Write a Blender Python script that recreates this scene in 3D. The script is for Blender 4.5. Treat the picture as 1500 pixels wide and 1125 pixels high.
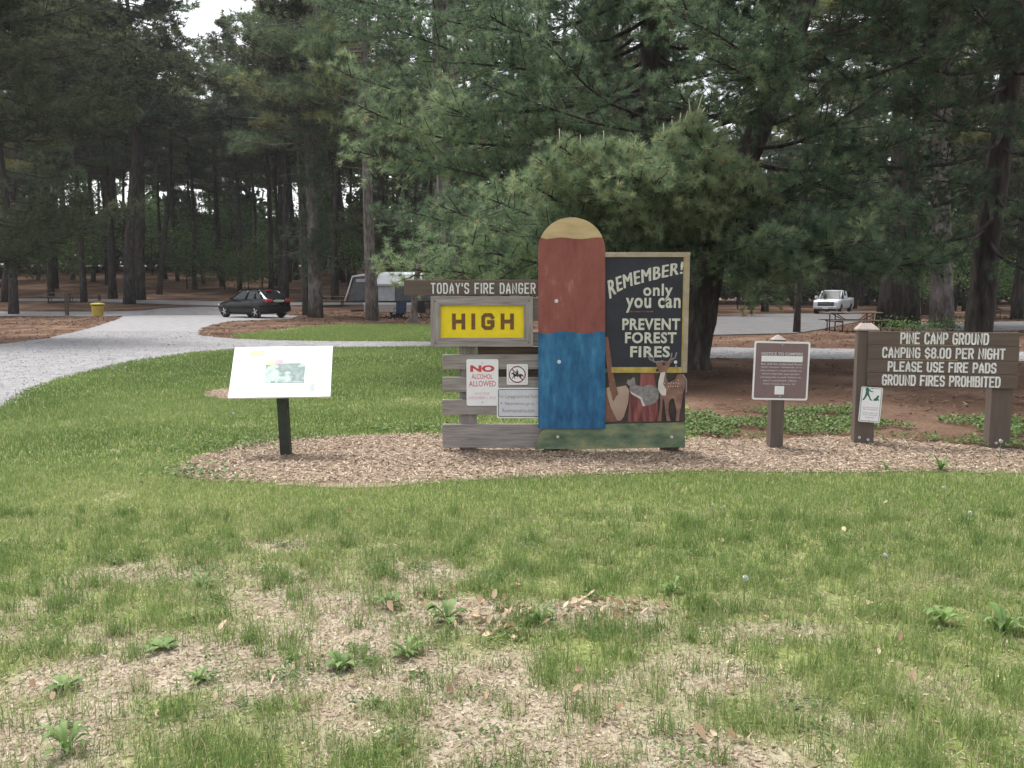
import bpy, bmesh, math, random
import numpy as np
from mathutils import Vector, Matrix

for o in list(bpy.data.objects):
    bpy.data.objects.remove(o, do_unlink=True)
S = bpy.context.scene
COL = S.collection
random.seed(7)
RNG = np.random.default_rng(7)

# ------------------------------------------------------------------ camera, sky, sun, exposure
F_PX, CX, CY = 1300.0, 750.0, 562.5
CAM_Z = 1.6
PITCH = math.atan((CY - 424.0) / F_PX)
cam_data = bpy.data.cameras.new('camera')
cam = bpy.data.objects.new('camera', cam_data)
COL.objects.link(cam)
cam.location = (0, 0, CAM_Z)
cam.rotation_euler = (math.radians(90) - PITCH, 0, 0)
cam_data.sensor_width = 36.0
cam_data.lens = 36.0 * F_PX / 1500.0
cam_data.clip_end = 2000
cam_data.clip_start = 0.05
S.camera = cam

SUN_ELEV, SUN_AZ = math.radians(68), math.radians(-38)   # azimuth measured from +Y towards +X
world = bpy.data.worlds.new('World')
S.world = world
world.use_nodes = True
wn, wl = world.node_tree.nodes, world.node_tree.links
wn.clear()
sky = wn.new('ShaderNodeTexSky')
sky.sky_type = 'NISHITA'
sky.sun_disc = False
sky.sun_elevation = SUN_ELEV
sky.sun_rotation = SUN_AZ
sky.air_density = 1.0
sky.dust_density = 4.0
hs = wn.new('ShaderNodeHueSaturation')
hs.inputs['Saturation'].default_value = 0.22
bg = wn.new('ShaderNodeBackground')
bg.inputs['Strength'].default_value = 0.15
wo = wn.new('ShaderNodeOutputWorld')
wl.new(sky.outputs[0], hs.inputs['Color'])
wl.new(hs.outputs[0], bg.inputs['Color'])
wl.new(bg.outputs[0], wo.inputs['Surface'])

sun_data = bpy.data.lights.new('sun', 'SUN')
sun = bpy.data.objects.new('sun', sun_data)
COL.objects.link(sun)
sun_data.energy = 1.5
sun_data.angle = math.radians(14)
sun_data.color = (1.0, 0.96, 0.90)
sdir = Vector((math.sin(SUN_AZ) * math.cos(SUN_ELEV), math.cos(SUN_AZ) * math.cos(SUN_ELEV), math.sin(SUN_ELEV)))
sun.rotation_euler = sdir.to_track_quat('Z', 'Y').to_euler()

S.view_settings.view_transform = 'Standard'
S.view_settings.look = 'None'
S.view_settings.exposure = 1.25
S.view_settings.gamma = 1.0
S.render.engine = 'CYCLES'
S.cycles.max_bounces = 6
S.cycles.diffuse_bounces = 3
S.cycles.transparent_max_bounces = 4

# ------------------------------------------------------------------ helpers: picture point -> place
_cp, _sp = math.cos(PITCH), math.sin(PITCH)

def ray(px, py):
    xr, yr = (px - CX) / F_PX, (CY - py) / F_PX
    return Vector((xr, _cp + yr * _sp, -_sp + yr * _cp))

def sig(t):
    return 1.0 / (1.0 + np.exp(-np.clip(t, -40, 40)))

def terrain(x, y):
    x = np.asarray(x, float); y = np.asarray(y, float)
    w = sig((2.0 - x) / 3.0)
    up = 0.07 * np.clip(y - 57.0, 0, 70)
    t = np.clip((y - 46.0) / 26.0, 0, 1); t = t * t * (3 - 2 * t)
    return w * up - 0.38 * t * sig((x - 8.0) / 3.0)

def tz(x, y):
    return float(terrain(x, y))

def gp(px, py, dz=0.0):
    d = ray(px, py)
    Y = np.linspace(0.5, 400, 8000)
    t = Y / d.y
    gap = CAM_Z + d.z * t - terrain(d.x * t, Y)
    i = int(np.argmax(gap <= 0)) if (gap <= 0).any() else len(Y) - 1
    i = max(1, i)
    g0, g1 = gap[i - 1], gap[i]
    tt = t[i - 1] + (t[i] - t[i - 1]) * (g0 / (g0 - g1) if g0 > g1 else 1.0)
    x, y = d.x * tt, d.y * tt
    return Vector((x, y, tz(x, y) + dz))

def at(px, py, Y):
    d = ray(px, py)
    return Vector((0, 0, CAM_Z)) + d * (Y / d.y)

def gx(px, Y):
    """ground point at depth Y under picture column px"""
    x = (px - CX) / F_PX * Y * 1.0
    d = ray(px, 455)
    x = d.x * (Y / d.y)
    return Vector((x, Y, tz(x, Y)))

# ------------------------------------------------------------------ helpers: objects
def tag(o, label=None, cat=None, group=None, kind=None):
    if label: o['label'] = label
    if cat: o['category'] = cat
    if group: o['group'] = group
    if kind: o['kind'] = kind
    return o

def empty(name, loc, rz=0.0, label=None, cat=None, group=None):
    o = bpy.data.objects.new(name, None)
    COL.objects.link(o)
    o.location = loc
    o.rotation_euler = (0, 0, rz)
    o.empty_display_size = 0.2
    return tag(o, label, cat, group)

def copy_tree(o, parent=None):
    c = o.copy()
    COL.objects.link(c)
    c.parent = parent
    for ch in list(o.children):
        copy_tree(ch, c)
    return c

def np_mesh(name, verts, tris=None, quads=None, smooth=False, attr=None):
    """mesh straight from arrays"""
    me = bpy.data.meshes.new(name)
    verts = np.asarray(verts, np.float32)
    nt = 0 if tris is None else len(tris)
    nq = 0 if quads is None else len(quads)
    me.vertices.add(len(verts))
    me.vertices.foreach_set('co', verts.ravel())
    me.loops.add(nt * 3 + nq * 4)
    me.polygons.add(nt + nq)
    idx = []
    if nt: idx.append(np.asarray(tris, np.int32).ravel())
    if nq: idx.append(np.asarray(quads, np.int32).ravel())
    me.loops.foreach_set('vertex_index', np.concatenate(idx))
    ls = np.concatenate([np.arange(nt) * 3, nt * 3 + np.arange(nq) * 4]).astype(np.int32)
    me.polygons.foreach_set('loop_start', ls)
    me.update(calc_edges=True)
    if smooth:
        me.polygons.foreach_set('use_smooth', np.ones(nt + nq, bool))
    if attr is not None:
        for k, v in attr.items():
            a = me.attributes.new(k, 'FLOAT', 'POINT')
            a.data.foreach_set('value', np.asarray(v, np.float32))
    me.validate()
    return me

def link(name, me, mat, parent=None):
    o = bpy.data.objects.new(name, me)
    COL.objects.link(o)
    me.name = name
    if mat is not None and len(me.materials) == 0:
        me.materials.append(mat)
    if parent is not None:
        o.parent = parent
    return o

class MB:
    def __init__(self):
        self.v, self.f, self.s = [], [], []
    def add(self, vs, fs, smooth=False):
        b = len(self.v)
        self.v += [tuple(p) for p in vs]
        self.f += [tuple(b + i for i in f) for f in fs]
        self.s += [smooth] * len(fs)
        return self
    def box(self, x0, x1, y0, y1, z0, z1, M=None):
        vs = [Vector((x, y, z)) for z in (z0, z1) for y in (y0, y1) for x in (x0, x1)]
        if M is not None: vs = [M @ p for p in vs]
        return self.add(vs, [(0, 2, 3, 1), (4, 5, 7, 6), (0, 1, 5, 4), (2, 6, 7, 3), (0, 4, 6, 2), (1, 3, 7, 5)])
    def prism(self, pts, y0, y1):
        """outline in x,z extruded from y0 (front) to y1 (back)"""
        n = len(pts)
        a = sum(pts[i][0] * pts[(i + 1) % n][1] - pts[(i + 1) % n][0] * pts[i][1] for i in range(n))
        if a < 0: pts = pts[::-1]
        vs = [(p[0], y0, p[1]) for p in pts] + [(p[0], y1, p[1]) for p in pts]
        fs = [tuple(range(n)), tuple(range(2 * n - 1, n - 1, -1))]
        fs += [(i, i + n, (i + 1) % n + n, (i + 1) % n) for i in range(n)]
        return self.add(vs, fs)
    def ring(self, outer, inner, y0, y1):
        n = len(outer)
        vs = [(p[0], y, p[1]) for y in (y0, y1) for p in outer] + [(p[0], y, p[1]) for y in (y0, y1) for p in inner]
        fs = []
        for i in range(n):
            j = (i + 1) % n
            fs += [(i, j, 2 * n + j, 2 * n + i), (n + j, n + i, 3 * n + i, 3 * n + j), (j, i, n + i, n + j), (2 * n + i, 2 * n + j, 3 * n + j, 3 * n + i)]
        return self.add(vs, fs)
    def tube(self, pts, radii, seg=8, caps=True, smooth=True, wob=0.0, seed=0):
        pts = [Vector(p) for p in pts]
        if not hasattr(radii, '__len__'): radii = [radii] * len(pts)
        rr = random.Random(seed)
        vs, fs = [], []
        n = len(pts)
        ref = None
        for i, p in enumerate(pts):
            t = (pts[min(i + 1, n - 1)] - pts[max(i - 1, 0)])
            if t.length < 1e-9: t = Vector((0, 0, 1))
            t.normalize()
            if ref is None:
                ref = Vector((1, 0, 0)) if abs(t.x) < 0.8 else Vector((0, 1, 0))
            a = (ref - t * ref.dot(t)).normalized()
            ref = a
            b = t.cross(a)
            for k in range(seg):
                an = 2 * math.pi * k / seg
                r = radii[i] * (1 + wob * (rr.random() - 0.5))
                vs.append(p + a * (math.cos(an) * r) + b * (math.sin(an) * r))
        for i in range(n - 1):
            for k in range(seg):
                k2 = (k + 1) % seg
                fs.append((i * seg + k, i * seg + k2, (i + 1) * seg + k2, (i + 1) * seg + k))
        self.add(vs, fs, smooth)
        if caps:
            b = len(self.v) - n * seg
            self.f.append(tuple(b + k for k in range(seg - 1, -1, -1))); self.s.append(False)
            self.f.append(tuple(b + (n - 1) * seg + k for k in range(seg))); self.s.append(False)
        return self
    def lathe(self, prof, seg=16, c=(0, 0, 0), axis='z'):
        vs, fs = [], []
        n = len(prof)
        for r, z in prof:
            for k in range(seg):
                an = 2 * math.pi * k / seg
                p = (r * math.cos(an), r * math.sin(an), z)
                if axis == 'y': p = (p[0], p[2], p[1])
                if axis == 'x': p = (p[2], p[0], p[1])
                vs.append((p[0] + c[0], p[1] + c[1], p[2] + c[2]))
        for i in range(n - 1):
            for k in range(seg):
                k2 = (k + 1) % seg
                fs.append((i * seg + k, i * seg + k2, (i + 1) * seg + k2, (i + 1) * seg + k))
        fs.append(tuple(range(seg - 1, -1, -1)))
        fs.append(tuple((n - 1) * seg + k for k in range(seg)))
        return self.add(vs, fs, False)
    def loft(self, rings, caps=True, smooth=False):
        n = len(rings[0])
        vs = [p for r in rings for p in r]
        fs = []
        for i in range(len(rings) - 1):
            for k in range(n):
                k2 = (k + 1) % n
                fs.append((i * n + k, i * n + k2, (i + 1) * n + k2, (i + 1) * n + k))
        if caps:
            fs.append(tuple(range(n - 1, -1, -1)))
            fs.append(tuple((len(rings) - 1) * n + k for k in range(n)))
        return self.add(vs, fs, smooth)
    def build(self, name, mat, parent=None, bevel=0.0, fixn=True):
        me = bpy.data.meshes.new(name)
        me.from_pydata([tuple(p) for p in self.v], [], self.f)
        me.polygons.foreach_set('use_smooth', np.array(self.s, bool))
        if fixn:
            bm = bmesh.new(); bm.from_mesh(me)
            bmesh.ops.recalc_face_normals(bm, faces=bm.faces)
            bm.to_mesh(me); bm.free()
        me.update()
        o = link(name, me, mat, parent)
        if bevel > 0:
            m = o.modifiers.new('bevel', 'BEVEL')
            m.width = bevel; m.segments = 2; m.limit_method = 'ANGLE'
        return o

def rrect(x0, x1, z0, z1, r, n=4):
    out = []
    for cx, cz, a0 in ((x1 - r, z1 - r, 0), (x0 + r, z1 - r, 90), (x0 + r, z0 + r, 180), (x1 - r, z0 + r, 270)):
        for k in range(n + 1):
            a = math.radians(a0 + 90 * k / n)
            out.append((cx + r * math.cos(a), cz + r * math.sin(a)))
    return out

def disc_pts(cx, cz, r, n=20, rz=None):
    return [(cx + r * math.cos(2 * math.pi * k / n), cz + (rz or r) * math.sin(2 * math.pi * k / n)) for k in range(n)]

def catmull(pts, n=6, closed=False):
    P = [np.array(p, float) for p in pts]
    out = []
    m = len(P)
    rng = range(m) if closed else range(m - 1)
    for i in rng:
        p0 = P[(i - 1) % m] if closed or i > 0 else P[0]
        p1 = P[i]; p2 = P[(i + 1) % m]
        p3 = P[(i + 2) % m] if closed or i + 2 < m else P[-1]
        for k in range(n):
            t = k / n
            out.append(0.5 * ((2 * p1) + (-p0 + p2) * t + (2 * p0 - 5 * p1 + 4 * p2 - p3) * t * t + (-p0 + 3 * p1 - 3 * p2 + p3) * t ** 3))
    if not closed: out.append(P[-1])
    return out

# ------------------------------------------------------------------ helpers: materials
def new_mat(name):
    m = bpy.data.materials.new(name)
    m.use_nodes = True
    nt = m.node_tree
    b = nt.nodes['Principled BSDF']
    return m, nt, b

def ramp(nt, stops):
    r = nt.nodes.new('ShaderNodeValToRGB')
    e = r.color_ramp.elements
    while len(e) > 1: e.remove(e[-1])
    e[0].position = stops[0][0]; e[0].color = (*stops[0][1], 1)
    for p, c in stops[1:]:
        n = e.new(p); n.color = (*c, 1)
    return r

def mat_noise(name, stops, scale=5.0, detail=6, rough=0.8, stretch=(1, 1, 1), bump=0.0, bscale=None, spec=0.3, metal=0.0, coords='Object', wet=0.6, bdist=0.02):
    m, nt, b = new_mat(name)
    tc = nt.nodes.new('ShaderNodeTexCoord')
    mp = nt.nodes.new('ShaderNodeMapping')
    mp.inputs['Scale'].default_value = stretch
    nz = nt.nodes.new('ShaderNodeTexNoise')
    nz.inputs['Scale'].default_value = scale
    nz.inputs['Detail'].default_value = detail
    nz.inputs['Roughness'].default_value = wet
    if coords == 'World':
        g = nt.nodes.new('ShaderNodeNewGeometry')
        nt.links.new(g.outputs['Position'], mp.inputs['Vector'])
    else:
        nt.links.new(tc.outputs[coords], mp.inputs['Vector'])
    nt.links.new(mp.outputs[0], nz.inputs['Vector'])
    r = ramp(nt, stops)
    nt.links.new(nz.outputs['Fac'], r.inputs['Fac'])
    nt.links.new(r.outputs[0], b.inputs['Base Color'])
    b.inputs['Roughness'].default_value = rough
    b.inputs['Specular IOR Level'].default_value = spec
    b.inputs['Metallic'].default_value = metal
    if bump > 0:
        nb = nt.nodes.new('ShaderNodeTexNoise')
        nb.inputs['Scale'].default_value = bscale or scale * 3
        nb.inputs['Detail'].default_value = 5
        nt.links.new(mp.outputs[0], nb.inputs['Vector'])
        bp = nt.nodes.new('ShaderNodeBump')
        bp.inputs['Strength'].default_value = bump
        bp.inputs['Distance'].default_value = bdist
        nt.links.new(nb.outputs['Fac'], bp.inputs['Height'])
        nt.links.new(bp.outputs[0], b.inputs['Normal'])
    return m

def flat(name, c, rough=0.6, spec=0.3, metal=0.0, var=0.12, scale=14):
    lo = tuple(max(0, x * (1 - var)) for x in c); hi = tuple(min(1, x * (1 + var)) for x in c)
    return mat_noise(name, [(0.3, lo), (0.7, hi)], scale=scale, detail=4, rough=rough, spec=spec, metal=metal)

def mat_leaf(name, stops, transl=0.25, rough=0.55, spec=0.25):
    """colour picked per leaf, needle or blade by its own tint"""
    m, nt, b = new_mat(name)
    a = nt.nodes.new('ShaderNodeAttribute'); a.attribute_name = 'tint'
    r = ramp(nt, stops)
    nt.links.new(a.outputs['Fac'], r.inputs['Fac'])
    nt.links.new(r.outputs[0], b.inputs['Base Color'])
    b.inputs['Roughness'].default_value = rough
    b.inputs['Specular IOR Level'].default_value = spec
    t = nt.nodes.new('ShaderNodeBsdfTranslucent')
    nt.links.new(r.outputs[0], t.inputs['Color'])
    mx = nt.nodes.new('ShaderNodeMixShader'); mx.inputs[0].default_value = transl
    nt.links.new(b.outputs[0], mx.inputs[1]); nt.links.new(t.outputs[0], mx.inputs[2])
    nt.links.new(mx.outputs[0], nt.nodes['Material Output'].inputs['Surface'])
    return m

M = {}
M['bark'] = mat_noise('bark_dark', [(0.3, (0.022, 0.019, 0.017)), (0.55, (0.06, 0.052, 0.047)), (0.75, (0.12, 0.105, 0.095))], 9, 7, 0.95, (1, 1, 0.22), 0.9, 14, 0.1)
M['bark_grey'] = mat_noise('bark_grey', [(0.3, (0.05, 0.043, 0.04)), (0.5, (0.13, 0.115, 0.105)), (0.72, (0.25, 0.22, 0.21))], 7, 7, 0.95, (1, 1, 0.3), 0.8, 14, 0.1)
M['twig'] = mat_noise('twig', [(0.3, (0.03, 0.025, 0.02)), (0.7, (0.09, 0.075, 0.06))], 12, 5, 0.95, spec=0.1)
M['needles'] = mat_leaf('needles', [(0.0, (0.04, 0.072, 0.043)), (0.42, (0.108, 0.172, 0.098)), (0.70, (0.22, 0.305, 0.17)), (0.93, (0.33, 0.41, 0.225)), (1.0, (0.40, 0.29, 0.14))], 0.4, 0.5)
M['needles_far'] = mat_leaf('needles_far', [(0.0, (0.04, 0.055, 0.036)), (0.5, (0.085, 0.115, 0.07)), (0.85, (0.14, 0.17, 0.09)), (1.0, (0.22, 0.20, 0.08))], 0.45, 0.55)
def per_object(m, lo, hi):
    """each tree a little lighter, darker, greener or browner than the next"""
    nt = m.node_tree
    oi = nt.nodes.new('ShaderNodeObjectInfo')
    r = ramp(nt, [(0, (lo * 1.12, lo * .98, lo * .86)), (.5, (1, 1, 1)), (1, (hi * .94, hi * 1.03, hi * .92))])
    nt.links.new(oi.outputs['Random'], r.inputs['Fac'])
    mx = nt.nodes.new('ShaderNodeMix'); mx.data_type = 'RGBA'; mx.blend_type = 'MULTIPLY'; mx.inputs[0].default_value = 1
    src = [n for n in nt.nodes if n.type == 'VALTORGB' and n != r][0]
    outs = [l.to_socket for l in src.outputs[0].links]
    nt.links.new(src.outputs[0], mx.inputs[6]); nt.links.new(r.outputs[0], mx.inputs[7])
    for s in outs: nt.links.new(mx.outputs[2], s)
per_object(M['needles_far'], .7, 1.5)
M['leaf'] = mat_leaf('leaf', [(0.0, (0.05, 0.095, 0.03)), (0.5, (0.10, 0.18, 0.055)), (1.0, (0.19, 0.29, 0.09))], 0.45)
M['leaf_far'] = mat_leaf('leaf_far', [(0.0, (0.03, 0.05, 0.022)), (0.5, (0.06, 0.095, 0.04)), (1.0, (0.11, 0.16, 0.06))], 0.4)
M['cover'] = mat_leaf('cover_leaf', [(0.0, (0.045, 0.085, 0.02)), (0.5, (0.09, 0.155, 0.042)), (1.0, (0.17, 0.25, 0.08))], 0.3)
M['blade'] = mat_leaf('blade', [(0.0, (0.095, 0.165, 0.045)), (0.35, (0.175, 0.255, 0.075)), (0.65, (0.265, 0.325, 0.12)), (0.82, (0.38, 0.375, 0.19)), (1.0, (0.53, 0.475, 0.32))], 0.45, 0.5)
M['chip'] = mat_leaf('chip', [(0.0, (0.10, 0.068, 0.046)), (0.5, (0.275, 0.205, 0.147)), (1.0, (0.50, 0.42, 0.33))], 0.05, 0.85, 0.1)
M['litter'] = mat_leaf('litter_bits', [(0.0, (0.055, 0.036, 0.027)), (0.5, (0.15, 0.095, 0.068)), (1.0, (0.30, 0.21, 0.15))], 0.0, 0.95, 0.05)
M['deadleaf'] = mat_leaf('dead_leaf', [(0.0, (0.20, 0.125, 0.075)), (0.5, (0.36, 0.26, 0.17)), (1.0, (0.55, 0.44, 0.32))], 0.15, 0.8, 0.1)
M['wood_grey'] = mat_noise('wood_weathered', [(0.25, (0.16, 0.14, 0.13)), (0.5, (0.30, 0.27, 0.255)), (0.75, (0.42, 0.385, 0.365))], 5, 8, 0.9, (0.6, 1, 9), 0.35, 22, 0.1)
M['wood_grey_v'] = mat_noise('wood_weathered_upright', [(0.25, (0.16, 0.14, 0.13)), (0.5, (0.29, 0.26, 0.245)), (0.75, (0.41, 0.375, 0.355))], 5, 8, 0.9, (9, 1, 0.6), 0.35, 22, 0.1)
M['wood_dark'] = mat_noise('wood_stained_dark', [(0.3, (0.06, 0.042, 0.032)), (0.7, (0.12, 0.088, 0.068))], 6, 6, 0.9, (0.6, 1, 8), 0.2)
M['brown_paint'] = mat_noise('brown_paint', [(0.3, (0.098, 0.073, 0.062)), (0.7, (0.135, 0.103, 0.088))], 4, 7, 0.75, (0.5, 1, 6), 0.12, 20, 0.25)
M['brown_post'] = mat_noise('brown_paint_post', [(0.3, (0.10, 0.078, 0.066)), (0.7, (0.14, 0.11, 0.094))], 4, 7, 0.8, (6, 6, 0.5), 0.15, 20, 0.25)
M['letter_white'] = flat('letter_white', (0.66, 0.66, 0.66), 0.7, 0.2, var=0.2, scale=30)
M['letter_cream'] = flat('letter_cream', (0.58, 0.56, 0.50), 0.7, 0.2, var=0.2, scale=30)
M['letter_brown'] = flat('letter_brown', (0.17, 0.085, 0.035), 0.6, 0.2, var=0.25, scale=40)
M['yellow'] = flat('yellow_placard', (0.80, 0.62, 0.02), 0.5, 0.3, var=0.05)
M['sign_white'] = flat('sign_white', (0.78, 0.78, 0.80), 0.45, 0.4, var=0.04)
M['sign_grey'] = flat('sign_grey', (0.60, 0.60, 0.64), 0.45, 0.4, var=0.05)
M['sign_red'] = flat('sign_red', (0.55, 0.07, 0.085), 0.5, 0.3, var=0.1)
M['sign_red_faded'] = flat('sign_red_faded', (0.66, 0.38, 0.42), 0.5, 0.3, var=0.1)
M['sign_black'] = flat('sign_black', (0.03, 0.03, 0.035), 0.5, 0.3, var=0.3)
M['sign_green'] = flat('sign_green', (0.03, 0.14, 0.10), 0.5, 0.3, var=0.15)
M['sign_brown'] = flat('sign_brown', (0.20, 0.135, 0.14), 0.45, 0.4, var=0.06)
M['sign_text_grey'] = flat('sign_text_grey', (0.25, 0.25, 0.27), 0.5, 0.3, var=0.2)
M['metal_dark'] = flat('metal_dark', (0.025, 0.03, 0.024), 0.5, 0.4, var=0.3)
M['metal'] = flat('metal_bolt', (0.55, 0.55, 0.55), 0.35, 0.5, metal=0.6)
M['concrete'] = flat('cap_grey', (0.30, 0.255, 0.235), 0.9, 0.1, var=0.15)
# ------------------------------------------------------------------ setting: ground, lawn, roads, mulch
def vnoise(x, y, scale, seed=0):
    """smooth value noise in 0..1"""
    x = np.asarray(x, float) / scale + 1000.0; y = np.asarray(y, float) / scale + 1000.0
    xi, yi = np.floor(x).astype(np.int64), np.floor(y).astype(np.int64)
    fx, fy = x - xi, y - yi
    fx = fx * fx * (3 - 2 * fx); fy = fy * fy * (3 - 2 * fy)
    def h(a, b):
        n = (a * 374761393 + b * 668265263 + seed * 974711) & 0x7fffffff
        n = ((n ^ (n >> 13)) * 1274126177) & 0x7fffffff
        return ((n ^ (n >> 16)) & 0xffff) / 65535.0
    return (h(xi, yi) * (1 - fx) + h(xi + 1, yi) * fx) * (1 - fy) + (h(xi, yi + 1) * (1 - fx) + h(xi + 1, yi + 1) * fx) * fy

def fbm(x, y, scale, seed=0, o=3):
    s = 0; a = 1; t = 0
    for k in range(o):
        s = s + a * vnoise(x, y, scale / 2 ** k, seed + k * 17); t += a; a *= 0.55
    return s / t

def in_poly(x, y, poly):
    x = np.asarray(x, float); y = np.asarray(y, float)
    r = np.zeros(x.shape, bool)
    n = len(poly)
    for i in range(n):
        x1, y1 = poly[i]; x2, y2 = poly[(i + 1) % n]
        c = ((y1 > y) != (y2 > y))
        with np.errstate(divide='ignore', invalid='ignore'):
            xx = (x2 - x1) * (y - y1) / ((y2 - y1) if y2 != y1 else 1e-9) + x1
        r ^= c & (x < xx)
    return r

def gpoly(pix, n=5, jit=0.0, seed=1):
    pts = [gp(*p) for p in pix]
    c = catmull([(p.x, p.y) for p in pts], n, True)
    rr = random.Random(seed)
    return [(p[0] + rr.uniform(-jit, jit), p[1] + rr.uniform(-jit, jit)) for p in c]

def sheet(name, poly, dz, mat, kind='structure', cell=1.2):
    """flat sheet inside an outline, triangulated with inner points so that it follows the terrain"""
    from mathutils.geometry import delaunay_2d_cdt
    px = np.array([p[0] for p in poly]); py = np.array([p[1] for p in poly])
    c = max(cell, (px.max() - px.min()) / 60, (py.max() - py.min()) / 60)
    gx_, gy_ = np.meshgrid(np.arange(px.min() + c / 2, px.max(), c), np.arange(py.min() + c / 2, py.max(), c))
    gx_, gy_ = gx_.ravel(), gy_.ravel()
    k = in_poly(gx_, gy_, poly)
    pts = [Vector(p) for p in poly] + [Vector((a, b)) for a, b in zip(gx_[k], gy_[k])]
    n = len(poly)
    vs, es, fs, *_ = delaunay_2d_cdt(pts, [(i, (i + 1) % n) for i in range(n)], [], 0, 1e-5)
    ok = []
    for f in fs:
        cx = sum(vs[i].x for i in f) / 3; cy = sum(vs[i].y for i in f) / 3
        ok.append((cx, cy))
    inside = in_poly(np.array([o[0] for o in ok]), np.array([o[1] for o in ok]), poly)
    tris = np.array([f for f, i in zip(fs, inside) if i])
    V = np.array([(v.x, v.y, tz(v.x, v.y) + dz) for v in vs])
    A, B, C_ = V[tris[:, 0]], V[tris[:, 1]], V[tris[:, 2]]
    up = np.cross(B - A, C_ - A)[:, 2] < 0
    tris[up] = tris[up][:, ::-1]
    return tag(link(name, np_mesh(name, V, tris=tris), mat), kind=kind)

# ground: one sheet of needle litter out to the horizon
def litter_mat():
    m, nt, b = new_mat('needle_litter')
    g = nt.nodes.new('ShaderNodeNewGeometry')
    n1 = nt.nodes.new('ShaderNodeTexNoise'); n1.inputs['Scale'].default_value = 0.45; n1.inputs['Detail'].default_value = 6
    n2 = nt.nodes.new('ShaderNodeTexNoise'); n2.inputs['Scale'].default_value = 22; n2.inputs['Detail'].default_value = 6; n2.inputs['Roughness'].default_value = 0.75
    for n in (n1, n2): nt.links.new(g.outputs['Position'], n.inputs['Vector'])
    r1 = ramp(nt, [(0.30, (0.08, 0.05, 0.036)), (0.5, (0.13, 0.08, 0.057)), (0.68, (0.22, 0.15, 0.108))])
    r2 = ramp(nt, [(0.25, (0.35, 0.33, 0.32)), (0.5, (0.9, 0.9, 0.9)), (0.75, (1.7, 1.6, 1.5))])
    nt.links.new(n1.outputs['Fac'], r1.inputs['Fac']); nt.links.new(n2.outputs['Fac'], r2.inputs['Fac'])
    mx = nt.nodes.new('ShaderNodeMix'); mx.data_type = 'RGBA'; mx.blend_type = 'MULTIPLY'; mx.inputs[0].default_value = 1.0
    nt.links.new(r1.outputs[0], mx.inputs[6]); nt.links.new(r2.outputs[0], mx.inputs[7])
    nt.links.new(mx.outputs[2], b.inputs['Base Color'])
    b.inputs['Roughness'].default_value = 1.0; b.inputs['Specular IOR Level'].default_value = 0.05
    bp = nt.nodes.new('ShaderNodeBump'); bp.inputs['Strength'].default_value = 0.8; bp.inputs['Distance'].default_value = 0.05
    nt.links.new(n2.outputs['Fac'], bp.inputs['Height']); nt.links.new(bp.outputs[0], b.inputs['Normal'])
    return m
xs = np.unique(np.concatenate([np.linspace(-500, -90, 18), np.linspace(-90, 90, 121), np.linspace(90, 500, 18)]))
ys = np.unique(np.concatenate([np.linspace(-40, 140, 121), np.linspace(140, 600, 20)]))
gxx, gyy = np.meshgrid(xs, ys)
gv = np.stack([gxx.ravel(), gyy.ravel(), terrain(gxx, gyy).ravel()], 1)
nx = len(xs)
ii, jj = np.meshgrid(np.arange(nx - 1), np.arange(len(ys) - 1))
q0 = (jj * nx + ii).ravel()
tag(link('ground', np_mesh('ground', gv, quads=np.stack([q0, q0 + 1, q0 + 1 + nx, q0 + nx], 1), smooth=True), litter_mat()), kind='structure')

# lawn
LAWN_BACK = [(-150, 716), (0, 598), (40, 571), (100, 551), (200, 529), (280, 517), (330, 513), (500, 510), (650, 508), (800, 511), (930, 520), (985, 545), (1000, 600), (1012, 650)]
lawn_poly = [(p.x, p.y) for p in (gp(*q) for q in LAWN_BACK)]
lb = gp(1150, 668); lawn_poly += [(lb.x, lb.y)]
lb = gp(1700, 676); lawn_poly += [(lb.x, lb.y), (11, 8.4), (12, -4), (-12, -4), (-12, 6.6)]
ISLAND = [(340, 492), (380, 487), (430, 481), (520, 476), (640, 477), (760, 480), (760, 503), (630, 501), (450, 500), (370, 497.5)]
island_poly = gpoly(ISLAND, 5, 0.05, 3)
BED = [(258, 692), (275, 676), (325, 660), (400, 646), (500, 640), (600, 636), (700, 638), (850, 640), (1000, 642), (1060, 646), (1130, 645), (1250, 641), (1400, 653), (1500, 661), (1720, 668),
       (1720, 702), (1500, 696), (1350, 691), (1200, 694), (1080, 692), (1000, 692), (850, 698), (700, 704), (600, 712), (520, 716), (430, 713), (350, 707), (285, 703)]
bed_poly = gpoly(BED, 6, 0.035, 5)
BED2 = [(297, 578), (325, 571), (370, 568), (410, 572), (400, 583), (350, 586), (312, 584)]
bed2_poly = gpoly(BED2, 5, 0.03, 6)

BARE = []
def bare(px, py, rx, ry, a):
    p = gp(px, py); BARE.append((p.x, p.y, rx, ry, a))
bare(330, 945, 0.58, 0.36, .62); bare(120, 1010, 0.4, 0.3, 0.4); bare(470, 960, 0.45, 0.3, 0.5); bare(560, 1000, 0.4, 0.35, 0.35)
bare(820, 902, 0.75, 0.20, 0.8); bare(430, 880, 0.5, 0.2, 0.5); bare(210, 835, 0.5, 0.2, 0.5); bare(640, 840, 0.35, 0.25, 0.45)
bare(60, 1090, 0.3, 0.25, 0.45); bare(450, 1050, 0.3, 0.2, 0.35); bare(690, 1050, 0.25, 0.3, 0.4); bare(1040, 985, 0.22, 0.25, 0.5); bare(1010, 1095, 0.25, 0.2, 0.5)
bare(1250, 755, 0.4, 0.12, 0.4); bare(1300, 990, 0.3, 0.25, 0.3); bare(1470, 1060, 0.3, 0.3, 0.4); bare(780, 985, 0.3, 0.25, 0.3); bare(410, 800, 0.2, 0.1, 0.6)
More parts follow.
